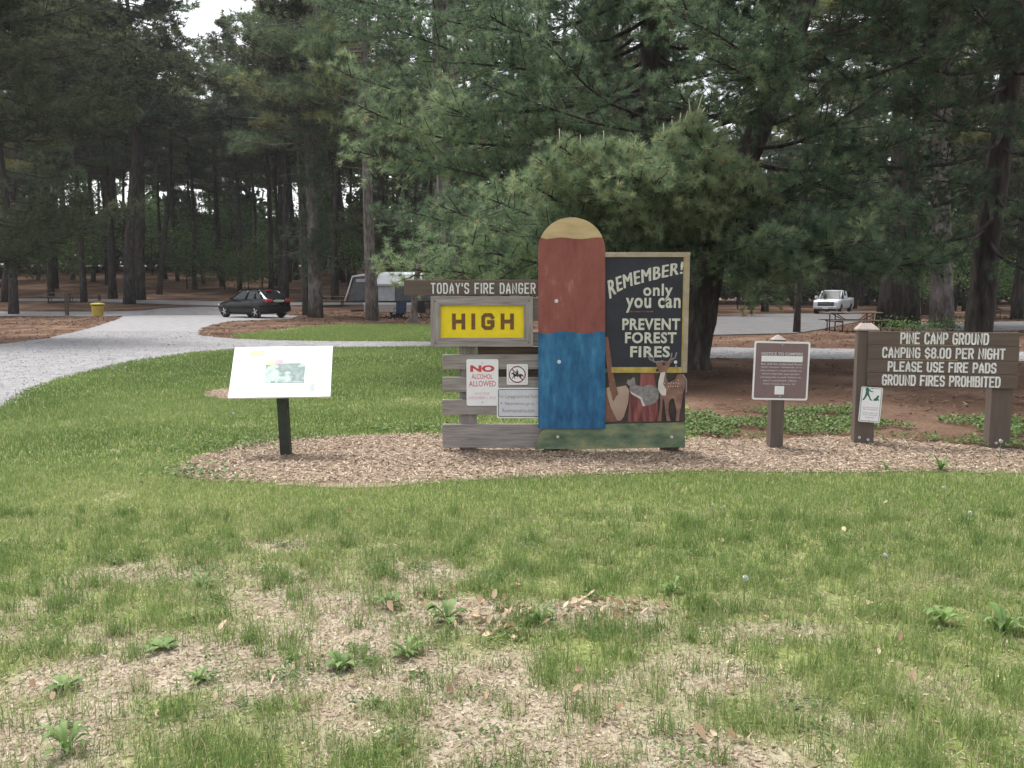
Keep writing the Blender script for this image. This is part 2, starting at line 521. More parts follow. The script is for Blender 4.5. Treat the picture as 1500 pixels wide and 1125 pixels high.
bare(1130, 925, 0.3, 0.1, 0.4); bare(900, 1110, 0.3, 0.2, 0.3); bare(20, 930, 0.3, 0.3, 0.35); bare(600, 590, 0.7, 0.5, 0.4)

def cover_at(x, y):
    c = np.full(np.shape(x), 0.95)
    for bx, by, rx, ry, a in BARE:
        c = c - a * np.exp(-(((x - bx) / rx) ** 2 + ((y - by) / ry) ** 2) * 0.8)
    near = np.clip((5.2 - y) / 2.4, 0, 1)
    c = c - 0.12 * near * sig((1.0 - x) / 0.5) - .06 * near
    c = c + (fbm(x, y, 0.8, 3) - 0.5) * (0.6 + 0.6 * near) + (fbm(x, y, 0.22, 9) - 0.5) * (0.5 + 0.8 * near)
    return np.clip(c, 0.02, 1.0)

def lawn_mat():
    m, nt, b = new_mat('lawn_soil')
    a = nt.nodes.new('ShaderNodeAttribute'); a.attribute_name = 'cover'
    g = nt.nodes.new('ShaderNodeNewGeometry')
    n1 = nt.nodes.new('ShaderNodeTexNoise'); n1.inputs['Scale'].default_value = 5; n1.inputs['Detail'].default_value = 7; n1.inputs['Roughness'].default_value = 0.7
    n2 = nt.nodes.new('ShaderNodeTexNoise'); n2.inputs['Scale'].default_value = 55; n2.inputs['Detail'].default_value = 5; n2.inputs['Roughness'].default_value = 0.75
    mp = nt.nodes.new('ShaderNodeMapping'); mp.inputs['Scale'].default_value = (1, 0.55, 1); mp.inputs['Rotation'].default_value = (0, 0, 0.5)
    nt.links.new(g.outputs['Position'], n1.inputs['Vector'])
    nt.links.new(g.outputs['Position'], mp.inputs['Vector']); nt.links.new(mp.outputs[0], n2.inputs['Vector'])
    soil = ramp(nt, [(0.28, (0.19, 0.148, 0.105)), (0.5, (0.31, 0.262, 0.198)), (0.72, (0.43, 0.385, 0.31))])
    thatch = ramp(nt, [(0.3, (0.115, 0.15, 0.045)), (0.55, (0.185, 0.215, 0.075)), (0.75, (0.29, 0.28, 0.13))])
    nt.links.new(n1.outputs['Fac'], soil.inputs['Fac']); nt.links.new(n1.outputs['Fac'], thatch.inputs['Fac'])
    speck = ramp(nt, [(0.3, (0.55, 0.53, 0.5)), (0.5, (1, 1, 1)), (0.72, (1.45, 1.42, 1.4))])
    nt.links.new(n2.outputs['Fac'], speck.inputs['Fac'])
    f = ramp(nt, [(0.35, (0, 0, 0)), (0.8, (1, 1, 1))])
    nt.links.new(a.outputs['Fac'], f.inputs['Fac'])
    mx = nt.nodes.new('ShaderNodeMix'); mx.data_type = 'RGBA'
    nt.links.new(f.outputs[0], mx.inputs[0]); nt.links.new(soil.outputs[0], mx.inputs[6]); nt.links.new(thatch.outputs[0], mx.inputs[7])
    m2 = nt.nodes.new('ShaderNodeMix'); m2.data_type = 'RGBA'; m2.blend_type = 'MULTIPLY'; m2.inputs[0].default_value = 1
    nt.links.new(mx.outputs[2], m2.inputs[6]); nt.links.new(speck.outputs[0], m2.inputs[7])
    nt.links.new(m2.outputs[2], b.inputs['Base Color'])
    b.inputs['Roughness'].default_value = 1.0; b.inputs['Specular IOR Level'].default_value = 0.08
    bp = nt.nodes.new('ShaderNodeBump'); bp.inputs['Strength'].default_value = 0.7; bp.inputs['Distance'].default_value = 0.02
    nt.links.new(n2.outputs['Fac'], bp.inputs['Height']); nt.links.new(bp.outputs[0], b.inputs['Normal'])
    return m
LM = lawn_mat()

def lawn_sheet(name, poly, cell, covf, dz):
    px = [p[0] for p in poly]; py = [p[1] for p in poly]
    X = np.arange(min(px), max(px) + cell, cell); Y = np.arange(min(py), max(py) + cell, cell)
    gxx, gyy = np.meshgrid(X, Y)
    n = len(X)
    ii, jj = np.meshgrid(np.arange(n - 1), np.arange(len(Y) - 1))
    cx, cy = X[ii] + cell / 2, Y[jj] + cell / 2
    ok = in_poly(cx + (vnoise(cx, cy, 0.4, 4) - .5) * .25, cy + (vnoise(cx, cy, 0.4, 8) - .5) * .25, poly).ravel()
    q = (jj * n + ii).ravel()[ok]
    quads = np.stack([q, q + 1, q + 1 + n, q + n], 1)
    used, inv = np.unique(quads, return_inverse=True)
    v = np.stack([gxx.ravel(), gyy.ravel(), terrain(gxx, gyy).ravel() + dz], 1)[used]
    me = np_mesh(name, v, quads=inv.reshape(-1, 4), smooth=True, attr={'cover': covf(v[:, 0], v[:, 1])})
    return tag(link(name, me, LM), kind='structure')

lawn_sheet('lawn', lawn_poly, 0.13, cover_at, 0.004)
def island_cover(x, y):
    tip = gp(330, 485)
    return np.clip(1.05 - 0.8 * sig((tip.x + 2.6 - x) / 0.9) + (fbm(x, y, 1.6, 5) - .5) * .9 - 0.35 * sig((y - 36) / 1.5), 0.02, 1)
lawn_sheet('lawn', island_poly, 0.2, island_cover, 0.006)

GRAVEL = mat_noise('gravel', [(0.3, (0.15, 0.147, 0.15)), (0.5, (0.235, 0.232, 0.237)), (0.7, (0.34, 0.336, 0.34))], 2.2, 12, 0.95, (1, 1, 1), 0.6, 40, 0.1, coords='World', wet=0.82)
road_px_main = [(-200, 760), (0, 601), (40, 573), (100, 553), (200, 531), (280, 519), (330, 515), (500, 512), (650, 510), (800, 512), (920, 517), (1030, 525), (1260, 527), (1500, 530), (1900, 536),
                (1900, 522), (1500, 516), (1260, 512), (1030, 509), (760, 503), (630, 501), (450, 500), (350, 497), (300, 493), (288, 490), (297, 480), (335, 471), (430, 467), (436, 463), (380, 459), (330, 450), (300, 449.5),
                (235, 452), (205, 456.5), (185, 461), (165, 471), (120, 484), (70, 496), (0, 505), (-120, 530), (-400, 610)]
def road_poly(pix, seed, jit=0.10, n=14):
    pts = [gp(*p) for p in pix]
    out = []
    rr = random.Random(seed)
    m = len(pts)
    for i in range(m):
        a, b = pts[i], pts[(i + 1) % m]
        for k in range(n):
            t = k / n
            out.append((a.x + (b.x - a.x) * t + rr.uniform(-jit, jit), a.y + (b.y - a.y) * t + rr.uniform(-jit, jit)))
    return out
sheet('gravel_road', road_poly(road_px_main, 11), 0.012, GRAVEL)
GRAVEL_SHADED = mat_noise('gravel_shaded', [(0.3, (0.08, 0.079, 0.08)), (0.5, (0.125, 0.123, 0.125)), (0.7, (0.18, 0.177, 0.178))], 1.2, 12, 0.95, (1, 1, 1), 0.5, 40, 0.1, coords='World', wet=0.8)  # darker copy of the gravel: shade at the far right put into the colour
def strip(name, left, right, dz, mat, n=10):
    L = catmull([tuple(gp(*p)) for p in left], n); R = catmull([tuple(gp(*p)) for p in right], n)
    vs, fs = [], []
    for a, b in zip(L, R):
        for k in range(5):
            t = k / 4
            x, y = a[0] + (b[0] - a[0]) * t, a[1] + (b[1] - a[1]) * t
            vs.append((x, y, tz(x, y) + dz))
    for i in range(len(L) - 1):
        for k in range(4):
            fs.append((i * 5 + k, i * 5 + k + 1, i * 5 + 6 + k, i * 5 + 5 + k))
    mb = MB().add(vs, fs, True)
    o = mb.build(name, mat, fixn=False)
    if o.data.polygons[0].normal.z < 0: o.data.flip_normals()
    return tag(o, kind='structure')
strip('gravel_road', [(-60, 457), (60, 457), (150, 457), (230, 455)], [(-60, 463.5), (60, 463.5), (150, 464), (200, 462)], 0.03, GRAVEL)
strip('gravel_road', [(-60, 438), (100, 438.5), (200, 440), (330, 442.5), (470, 444), (560, 444)], [(-60, 442), (100, 442.5), (200, 445), (330, 449), (470, 447.5), (560, 447)], 0.05, GRAVEL)
strip('gravel_road', [(1020, 466), (1120, 461), (1200, 459.5), (1262, 460)], [(1020, 492), (1120, 490), (1180, 487), (1262, 471)], 0.03, GRAVEL_SHADED)
strip('gravel_road', [(1340, 473), (1420, 473), (1520, 471), (1640, 470)], [(1340, 483), (1420, 485), (1520, 485), (1640, 485)], 0.02, GRAVEL_SHADED)

MULCH = mat_noise('mulch', [(0.28, (0.14, 0.10, 0.073)), (0.5, (0.25, 0.19, 0.143)), (0.72, (0.39, 0.325, 0.26))], 26, 8, 1.0, (1, 0.6, 1), 1.0, 45, 0.05, coords='World', wet=0.75)
sheet('mulch_bed', bed_poly, 0.010, MULCH)
sheet('mulch_bed', bed2_poly, 0.010, MULCH)

# --- grass blades, chips, leaves (nobody could count these)
def blades(name, pos, h, w, tint, lean, mat, seed=0):
    n = len(pos); r = np.random.default_rng(seed)
    az = r.uniform(0, 2 * np.pi, n)
    d = np.stack([np.cos(az), np.sin(az), np.zeros(n)], 1)
    ln = np.abs(r.normal(0, lean, n))
    fa = r.uniform(0, np.pi, n)
    s = np.stack([np.cos(fa), np.sin(fa), np.zeros(n)], 1) * (w * 0.5)[:, None]
    up = np.array([0, 0, 1.0])
    mid = pos + d * (h * ln * 0.35)[:, None] + up * (h * 0.6)[:, None]
    tip = pos + d * (h * ln * 1.1)[:, None] + up * (h * np.clip(1 - 0.35 * ln, 0.25, 1))[:, None]
    V = np.stack([pos - s, pos + s, mid + s * .75, mid - s * .75, tip], 1).reshape(-1, 3)
    b = np.arange(n) * 5
    quads = np.stack([b, b + 1, b + 2, b + 3], 1); tris = np.stack([b + 3, b + 2, b + 4], 1)
    me = np_mesh(name, V, tris=tris, quads=quads, smooth=True, attr={'tint': np.repeat(tint, 5)})
    return tag(link(name, me, mat), kind='stuff')

def grass_field():
    P, Hh, Wd, T = [], [], [], []
    for y0, y1, dens, wid, hh in ((1.9, 3.4, 9000, .0026, .062), (3.4, 5.0, 6500, .0034, .06), (5.0, 8.0, 5200, .0044, .052), (8.0, 13.0, 3000, .0066, .054), (13, 19, 1600, .010, .06), (19, 27, 800, .016, .07)):
        xa = -0.66 * y1 - .6
        xb = 0.66 * y1 + .6
        area = (xb - xa) * (y1 - y0)
        n = int(area * dens)
        x = RNG.uniform(xa, xb, n); y = RNG.uniform(y0, y1, n)
        ok = in_poly(x + RNG.normal(0, .05, n), y + RNG.normal(0, .05, n), lawn_poly)
        ok &= ~in_poly(x + RNG.normal(0, .09, n), y + RNG.normal(0, .09, n), bed_poly) & ~in_poly(x, y, bed2_poly)
        ok &= (np.abs(x) < 0.6 * y + .5)
        x, y = x[ok], y[ok]
        c = cover_at(x, y)
        tuft = fbm(x, y, 0.11, 21, 2)
        p = np.clip((c - 0.18) * 1.5, 0, 1) * np.clip(np.clip((tuft - 0.25) * 2.6, 0.1, 1) + np.clip((y - 4.6) / 2.5, 0, .8), 0, 1)
        keep = RNG.random(len(x)) < np.clip(p, 0.03, 1)
        x, y, c, tuft = x[keep], y[keep], c[keep], tuft[keep]
        n = len(x)
        big = fbm(x, y, 1.3, 33)
        h = hh * RNG.uniform(.5, 1.35, n) * (0.65 + (0.6 - .35 * np.clip((y - 4.5) / 2, 0, 1)) * tuft + 0.5 * np.clip(big - .5, -.3, .5)) * (0.7 + .5 * c)
        far_green = np.clip((y - 8.5) / 4, 0, 1)
        t = 0.40 + (fbm(x, y, 2.2, 41) - .5) * .7 + RNG.normal(0, .13, n) - (c - .6) * .25 - far_green * .10
        t = t + 0.16 * np.exp(-((y - 6.6) / 1.4) ** 2)
        dry = RNG.random(n) < (0.10 + 0.12 * (1 - c))
        t = np.where(dry, RNG.uniform(.78, 1, n), t)
        P.append(np.stack([x, y, np.full(n, .003)], 1)); Hh.append(h); Wd.append(wid * RNG.uniform(.7, 1.3, n)); T.append(np.clip(t, 0, 1))
    # separate long-bladed tufts in the thin turf
    r2 = np.random.default_rng(71)
    for k in range(520):
        y0 = math.sqrt(r2.uniform(2.0 ** 2, 6.2 ** 2)); x0 = r2.uniform(-1, 1) * (.6 * y0 + .3)
        m = int(r2.uniform(18, 60)); sp = r2.uniform(.02, .055)
        P.append(np.stack([r2.normal(x0, sp, m), r2.normal(y0, sp * .7, m), np.full(m, .003)], 1)); Hh.append(r2.uniform(.05, .125, m)); Wd.append(r2.uniform(.002, .0038, m) * (.7 + y0 * .09)); T.append(np.clip(r2.normal(r2.uniform(.1, .4), .1, m), 0, 1))
    # straw lying about on the bare places
    n = 26000
    y = RNG.uniform(1.9, 6.5, n); x = RNG.uniform(-1, 1, n) * (0.6 * y + .5)
    c = cover_at(x, y); k = (RNG.random(n) < (1.05 - c)) & (RNG.random(n) < .8)
    x, y = x[k], y[k]; n = len(x)
    blades('grass', np.concatenate(P), np.concatenate(Hh), np.concatenate(Wd), np.concatenate(T), 0.65, M['blade'], 2)
    blades('dry_straw', np.stack([x, y, np.full(n, .006)], 1), RNG.uniform(.02, .055, n), np.full(n, .003), RNG.uniform(.8, 1, n), 1.9, M['blade'], 3)
    # island
    n = 75000
    xs_ = [p[0] for p in island_poly]; ys_ = [p[1] for p in island_poly]
    x = RNG.uniform(min(xs_), max(xs_), n); y = RNG.uniform(min(ys_), max(ys_), n)
    ok = in_poly(x, y, island_poly); x, y = x[ok], y[ok]
    c = island_cover(x, y); ok = RNG.random(len(x)) < np.clip((c - .2) * 1.4, 0, 1); x, y, c = x[ok], y[ok], c[ok]; n = len(x)
    blades('grass', np.stack([x, y, np.full(n, .005)], 1), RNG.uniform(.04, .1, n), np.full(n, .03), np.clip(.45 + RNG.normal(0, .15, n), 0, 1), .5, M['blade'], 5)
grass_field()

def flakes(name, x, y, z, L, W, tint, mat, tiltmax=0.5, seed=0, shape='quad', upward=False):
    r = np.random.default_rng(seed); n = len(x)
    az = r.uniform(0, 2 * np.pi, n); ti = r.uniform(-tiltmax, tiltmax, n); ro = r.uniform(-tiltmax, tiltmax, n)
    u = np.stack([np.cos(az) * np.cos(ti), np.sin(az) * np.cos(ti), np.sin(ti)], 1)
    v = np.stack([-np.sin(az) * np.cos(ro), np.cos(az) * np.cos(ro), np.sin(ro)], 1)
    c = np.stack([x, y, z + np.abs(np.sin(ti)) * L * .5 + np.abs(np.sin(ro)) * W * .5], 1)
    if shape == 'quad':
        V = np.stack([c - u * (L / 2)[:, None] - v * (W / 2)[:, None], c + u * (L / 2)[:, None] - v * (W / 2)[:, None], c + u * (L / 2)[:, None] + v * (W / 2)[:, None], c - u * (L / 2)[:, None] + v * (W / 2)[:, None]], 1).reshape(-1, 3)
        b = np.arange(n) * 4
        me = np_mesh(name, V, quads=np.stack([b, b + 1, b + 2, b + 3], 1), attr={'tint': np.repeat(tint, 4)})
    else:  # leaf: six-point outline folded along its midrib
        fold = np.stack([np.zeros(n), np.zeros(n), W * .18], 1)
        V = np.stack([c - u * (L / 2)[:, None], c - u * (L * .15)[:, None] - v * (W / 2)[:, None] + fold, c + u * (L * .2)[:, None] - v * (W * .42)[:, None] + fold, c + u * (L / 2)[:, None],
                      c + u * (L * .2)[:, None] + v * (W * .42)[:, None] + fold, c - u * (L * .15)[:, None] + v * (W / 2)[:, None] + fold], 1).reshape(-1, 3)
        b = np.arange(n) * 6
        quads = np.concatenate([np.stack([b, b + 1, b + 2, b + 3], 1), np.stack([b, b + 3, b + 4, b + 5], 1)])
        me = np_mesh(name, V, quads=quads, attr={'tint': np.repeat(tint, 6)})
    return me

n = 130000
x = RNG.uniform(-4, 8, n); y = RNG.uniform(7.2, 11, n)
jj_ = .03 + .12 * RNG.random(n) ** 3; ok = in_poly(x + RNG.normal(0, 1, n) * jj_, y + RNG.normal(0, 1, n) * jj_, bed_poly); x, y = x[ok], y[ok]
x2 = RNG.uniform(-6, -2, 40000); y2 = RNG.uniform(12, 17, 40000); ok = in_poly(x2, y2, bed2_poly); x, y = np.concatenate([x, x2[ok]]), np.concatenate([y, y2[ok]]); n = len(x)
tag(link('wood_chips', flakes('wood_chips', x, y, np.full(n, .012), RNG.uniform(.012, .055, n) * RNG.uniform(.6, 1.3, n), RNG.uniform(.004, .013, n), np.clip(RNG.normal(.55, .27, n), 0, 1), M['chip'], .35, 4), M['chip']), kind='stuff')
# crumbs of thatch, bark and grit on the thin turf
n = 90000
y = np.sqrt(RNG.uniform(1.9 ** 2, 6.4 ** 2, n)); x = RNG.uniform(-1, 1, n) * (.6 * y + .3)
k = RNG.random(n) < (1.25 - cover_at(x, y)); x, y = x[k], y[k]; n = len(x)
tag(link('thatch_crumbs', flakes('thatch_crumbs', x, y, np.full(n, .006), RNG.uniform(.006, .028, n), RNG.uniform(.002, .007, n), np.clip(RNG.normal(.5, .3, n), 0, 1), M['chip'], .4, 44), M['chip']), kind='stuff')
# oak leaves blown into a drift on the bare strip, and a few elsewhere
x, y = [], []
for px, py, sx, sy, k in ((760, 905, .32, .10, 60), (900, 893, .22, .08, 40), (735, 928, .10, .05, 22), (680, 885, .2, .1, 18), (110, 1060, .5, .3, 8), (700, 1020, .5, .2, 8), (1400, 960, .8, .4, 14), (300, 960, 1.0, .5, 14), (1000, 1090, .3, .1, 10), (600, 800, 1.5, .4, 12), (1200, 760, 1.2, .4, 14)):
    p = gp(px, py)
    x.append(RNG.normal(p.x, sx, k)); y.append(RNG.normal(p.y, sy, k))
x, y = np.concatenate(x), np.concatenate(y); n = len(x)
tag(link('fallen_leaves', flakes('fallen_leaves', x, y, np.full(n, .015), RNG.uniform(.03, .075, n), RNG.uniform(.015, .038, n), RNG.random(n), M['deadleaf'], .8, 6, 'leaf'), M['deadleaf']), kind='stuff')
# low leafy ground cover behind the mulch bed on the right, and along the bed's edges
def strewn(pix, k, seed, sx=.25, sy=.12):
    r = np.random.default_rng(seed); X, Y = [], []
    for px, py in pix:
        p = gp(px, py); X.append(r.normal(p.x, sx, k)); Y.append(r.normal(p.y, sy, k))
    return np.concatenate(X), np.concatenate(Y)
cov_poly = gpoly([(1005, 612), (1100, 604), (1240, 600), (1400, 598), (1500, 600), (1760, 604), (1760, 664), (1500, 658), (1400, 650), (1250, 638), (1130, 642), (1010, 646)], 4, .05, 9)
r2 = np.random.default_rng(72); X_, Y_ = [], []
for k in range(190):
    y0 = math.sqrt(r2.uniform(2.0 ** 2, 5.6 ** 2)); x0 = r2.uniform(-1, 1) * (.6 * y0 + .2)
    if r2.random() < .35 and x0 > .2: continue
    m = int(r2.uniform(20, 110)); sp = r2.uniform(.03, .09)
    X_.append(r2.normal(x0, sp, m)); Y_.append(r2.normal(y0, sp * .8, m))
X_, Y_ = np.concatenate(X_), np.concatenate(Y_); n = len(X_)
tag(link('clover', flakes('clover', X_, Y_, r2.uniform(.006, .03, n), r2.uniform(.010, .024, n), r2.uniform(.006, .013, n), np.clip(r2.normal(.6, .25, n), 0, 1), M['cover'], .8, 14, 'leaf'), M['cover']), kind='stuff')
# loose stones along the road and spilled over its edges
n = 90000
Y_ = np.sqrt(r2.uniform(9 ** 2, 34 ** 2, n)); X_ = r2.uniform(-.62, .62, n) * Y_
rp = road_poly(road_px_main, 11)
k = in_poly(X_ + r2.normal(0, .10, n), Y_ + r2.normal(0, .14, n), rp); X_, Y_ = X_[k], Y_[k]; n = len(X_)
M['stone'] = mat_leaf('loose_stone', [(0.0, (0.09, 0.088, 0.09)), (0.5, (0.235, 0.232, 0.237)), (1.0, (0.43, 0.42, 0.425))], 0, .95, .05)
tag(link('road_stones', flakes('road_stones', X_, Y_, np.full(n, .016), r2.uniform(.012, .034, n), r2.uniform(.010, .026, n), np.clip(r2.normal(.55, .11, n), 0, 1), M['stone'], .35, 16), M['stone']), kind='stuff')
# fallen needles, bark and twigs strewn over the forest floor where it is near enough to see
n = 70000
Y_ = np.sqrt(r2.uniform(11 ** 2, 60 ** 2, n)); X_ = r2.uniform(-1, 1, n) * .62 * Y_
k = ~in_poly(X_, Y_, lawn_poly) & ~in_poly(X_, Y_, island_poly) & (fbm(X_, Y_, 1.2, 55) > .38)
rp = road_poly(road_px_main, 11)
k &= ~in_poly(X_, Y_, rp)
for q in ([(1010, 466), (1120, 461), (1275, 459), (1275, 472), (1180, 487), (1120, 490), (1010, 492)], [(1340, 473), (1640, 470), (1640, 485), (1340, 484)], [(-90, 456.5), (235, 455), (205, 464), (-90, 464)], [(-90, 437), (560, 443), (560, 447.5), (330, 449.5), (-90, 442.5)]):
    k &= ~in_poly(X_, Y_, [(p.x, p.y) for p in (gp(*c) for c in q)])
X_, Y_ = X_[k], Y_[k]; n = len(X_)
tag(link('forest_litter', flakes('forest_litter', X_, Y_, terrain(X_, Y_) + .01, r2.uniform(.04, .14, n) * (.6 + Y_ / 40), r2.uniform(.010, .032, n) * (.6 + Y_ / 40), np.clip(r2.normal(.40, .17, n), 0, 1), M['litter'], .3, 15), M['litter']), kind='stuff')
n = 60000
x = RNG.uniform(1.5, 11, n); y = RNG.uniform(8.5, 13, n)
ok = in_poly(x + RNG.normal(0, .12, n), y + RNG.normal(0, .12, n), cov_poly) & (fbm(x, y, .7, 77) > .49); x, y = x[ok], y[ok]
x2, y2 = strewn([(300, 662), (330, 656), (360, 652), (400, 645), (440, 640), (270, 690), (280, 700), (560, 632), (600, 630), (640, 628), (660, 632), (690, 640)], 90, 5)
x, y = np.concatenate([x, x2]), np.concatenate([y, y2]); n = len(x)
tag(link('ground_cover', flakes('ground_cover', x, y, RNG.uniform(.005, .065, n), RNG.uniform(.025, .055, n), RNG.uniform(.014, .034, n), RNG.random(n), M['cover'], .7, 8, 'leaf'), M['cover']), kind='stuff')
# ------------------------------------------------------------------ lettering
_tcache = {}
def text_geo(s, bold=0.0, shear=0.0, space=1.0):
    key = (s, bold, shear, space)
    if key in _tcache: return _tcache[key]
    cu = bpy.data.curves.new('lettering', 'FONT')
    cu.body = s; cu.size = 1.0; cu.offset = bold; cu.extrude = 0.02; cu.shear = shear; cu.space_character = space
    cu.resolution_u = 3
    o = bpy.data.objects.new('lettering', cu); COL.objects.link(o)
    dg = bpy.context.evaluated_depsgraph_get(); dg.update()
    me = bpy.data.meshes.new_from_object(o.evaluated_get(dg))
    vs = np.array([v.co[:] for v in me.vertices]); fs = [tuple(p.vertices) for p in me.polygons]
    bpy.data.objects.remove(o); bpy.data.curves.remove(cu); bpy.data.meshes.remove(me)
    lo, hi = vs[:, :2].min(0), vs[:, :2].max(0)
    vs[:, :2] = (vs[:, :2] - lo) / (hi - lo)
    _tcache[key] = (vs, fs, (hi - lo))
    return _tcache[key]

def put_text(mb, s, u0, u1, v0, v1, d, depth=0.0015, bold=0.0, warp=None, shear=0.0, space=1.0):
    vs, fs, _ = text_geo(s, bold, shear, space)
    out = []
    for x, y, z in vs:
        if warp: u, v = warp(x, y)
        else: u, v = u0 + x * (u1 - u0), v0 + y * (v1 - v0)
        out.append((u, -(d + (depth if z > 0 else -0.0005)), v))
    mb.add(out, fs)

G = {  # routed letters drawn as strokes on a 4 x 6 grid
 'A': [[(0, 0), (0.9, 4.2), (2, 6), (3.1, 4.2), (4, 0)], [(.6, 1.9), (3.4, 1.9)]], 'B': [[(0, 0), (0, 6), (2.9, 6), (3.8, 5.2), (3.8, 4), (3, 3.2), (0.3, 3.2)], [(3, 3.2), (4, 2.3), (4, .9), (3.1, 0), (0.3, 0)]],
 'C': [[(4, 4.7), (3.2, 6), (.9, 6), (0, 5), (0, 1), (.9, 0), (3.2, 0), (4, 1.3)]], 'D': [[(0, 0), (0, 6), (2.8, 6), (4, 4.8), (4, 1.2), (2.8, 0), (0, 0)]],
 'E': [[(4, 6), (0, 6), (0, 0), (4, 0)], [(.3, 3.1), (3.2, 3.1)]], 'F': [[(4, 6), (0, 6), (0, 0)], [(.3, 3.1), (3.2, 3.1)]],
 'G': [[(4, 4.8), (3.2, 6), (.9, 6), (0, 5), (0, 1), (.9, 0), (3.2, 0), (4, 1), (4, 2.8), (2.3, 2.8)]], 'H': [[(0, 0), (0, 6)], [(4, 0), (4, 6)], [(.3, 3), (3.7, 3)]], 'I': [[(0, 0), (0, 6)]],
 'L': [[(0, 6), (0, 0), (4, 0)]], 'M': [[(0, 0), (0, 6), (2, 2.5), (4, 6), (4, 0)]], 'N': [[(0, 0), (0, 6), (4, 0), (4, 6)]],
 'O': [[(.9, 0), (0, 1), (0, 5), (.9, 6), (3.1, 6), (4, 5), (4, 1), (3.1, 0), (.9, 0)]], 'P': [[(0, 0), (0, 6), (3, 6), (4, 5.2), (4, 3.6), (3, 2.8), (.3, 2.8)]],
 'R': [[(0, 0), (0, 6), (3, 6), (4, 5.2), (4, 3.8), (3, 3), (.3, 3)], [(2.2, 2.8), (4, 0)]], 'S': [[(4, 4.8), (3.2, 6), (.9, 6), (0, 5.1), (0, 4), (.8, 3.2), (3.2, 2.8), (4, 2), (4, .9), (3.1, 0), (.8, 0), (0, 1.2)]],
 'T': [[(0, 6), (4, 6)], [(2, 5.7), (2, 0)]], 'U': [[(0, 6), (0, 1), (.9, 0), (3.1, 0), (4, 1), (4, 6)]], 'W': [[(0, 6), (1, 0), (2, 4), (3, 0), (4, 6)]], 'Y': [[(0, 6), (2, 3), (4, 6)], [(2, 2.8), (2, 0)]], 'V': [[(0, 6), (2, 0), (4, 6)]],
 '8': [[(1, 3.1), (0, 2.2), (0, .9), (.9, 0), (3.1, 0), (4, .9), (4, 2.2), (3, 3.1), (3.8, 4), (3.8, 5.1), (2.9, 6), (1.1, 6), (.2, 5.1), (.2, 4), (1, 3.1)], [(1.3, 3.1), (2.7, 3.1)]], '1': [[(0, 5), (.8, 6), (.8, 0)]],
 '2': [[(0, 4.8), (.8, 6), (3.2, 6), (4, 5), (4, 3.8), (0, 0), (4, 0)]], '5': [[(4, 6), (0, 6), (0, 3.4), (3, 3.4), (4, 2.5), (4, 1), (3, 0), (0, .2)]],
 '$': [[(4, 4.6), (3.2, 5.5), (.9, 5.5), (0, 4.7), (0, 3.9), (.8, 3.2), (3.2, 2.8), (4, 2.1), (4, 1.2), (3.1, .5), (.8, .5), (0, 1.4)], [(2, 6.4), (2, 5.8)], [(2, .2), (2, -.4)]], '.': [[(0, 0), (0, .5)]], "'": [[(0, 6), (0, 4.6)]],
}
G['0'] = G['O']
def ribbon(mb, pts, hw, d, depth):
    P = [np.array(p, float) for p in pts]
    closed = np.allclose(P[0], P[-1])
    if closed: P = P[:-1]
    n = len(P)
    L, R = [], []
    for i in range(n):
        a = P[(i - 1) % n] if (closed or i > 0) else None
        b = P[(i + 1) % n] if (closed or i < n - 1) else None
        da = (P[i] - a) / np.linalg.norm(P[i] - a) if a is not None else None
        db = (b - P[i]) / np.linalg.norm(b - P[i]) if b is not None else None
        if da is None: da = db
        if db is None: db = da
        t = da + db
        if np.linalg.norm(t) < 1e-6: t = da
        t = t / np.linalg.norm(t)
        nn = np.array([-t[1], t[0]])
        k = min(1.8, 1.0 / max(0.3, float(np.dot(nn, np.array([-da[1], da[0]])))))
        e = np.zeros(2)
        if not closed and i == 0: e = -db * hw * .8
        if not closed and i == n - 1: e = da * hw * .8
        L.append(P[i] + nn * hw * k + e); R.append(P[i] - nn * hw * k + e)
    vs = [(p[0], -(d + depth), p[1]) for p in L] + [(p[0], -(d + depth), p[1]) for p in R] + [(p[0], -(d - .001), p[1]) for p in L] + [(p[0], -(d - .001), p[1]) for p in R]
    fs = []
    for i in range(n if closed else n - 1):
        j = (i + 1) % n
        fs += [(i, j, n + j, n + i), (i, 2 * n + i, 2 * n + j, j), (n + i, n + j, 3 * n + j, 3 * n + i)]
    if not closed:
        fs += [(0, n, 3 * n, 2 * n), (n - 1, 3 * n - 1, 4 * n - 1, 2 * n - 1)]
    mb.add(vs, fs)

def put_strokes(mb, s, u0, u1, v0, v1, hw, d, depth=0.002, gap=2.4, space=2.6):
    """routed lettering fitted to a box on the sign face"""
    W = {'I': 0, '1': .8, '.': 0, "'": 0}
    tot = 0; pos = []
    for i, c in enumerate(s):
        if c == ' ': tot += space; continue
        pos.append((c, tot)); tot += W.get(c, 4) + gap
    tot -= gap
    su, sv = (u1 - u0) / tot, (v1 - v0) / 6.0
    for c, x in pos:
        for k, st in enumerate(G[c]):
            ribbon(mb, [(u0 + (x + p[0]) * su, v0 + p[1] * sv) for p in st], hw, d, depth + 0.0004 * k)

class Plane:
    """a sign's own upright face: picture points to (along, up) on it"""
    def __init__(self, loc, rz=0.0):
        self.o = Vector(loc); self.rz = rz
        self.u = Vector((math.cos(rz), math.sin(rz), 0)); self.n = Vector((math.sin(rz), -math.cos(rz), 0))
    def __call__(self, px, py, d=0.0):
        r = ray(px, py); c = Vector((0, 0, CAM_Z))
        t = (self.o + self.n * d - c).dot(self.n) / r.dot(self.n)
        p = c + r * t - self.o
        return (p.dot(self.u), p.z)
    def poly(self, pts, d=0.0): return [self(x, y, d) for x, y in pts]

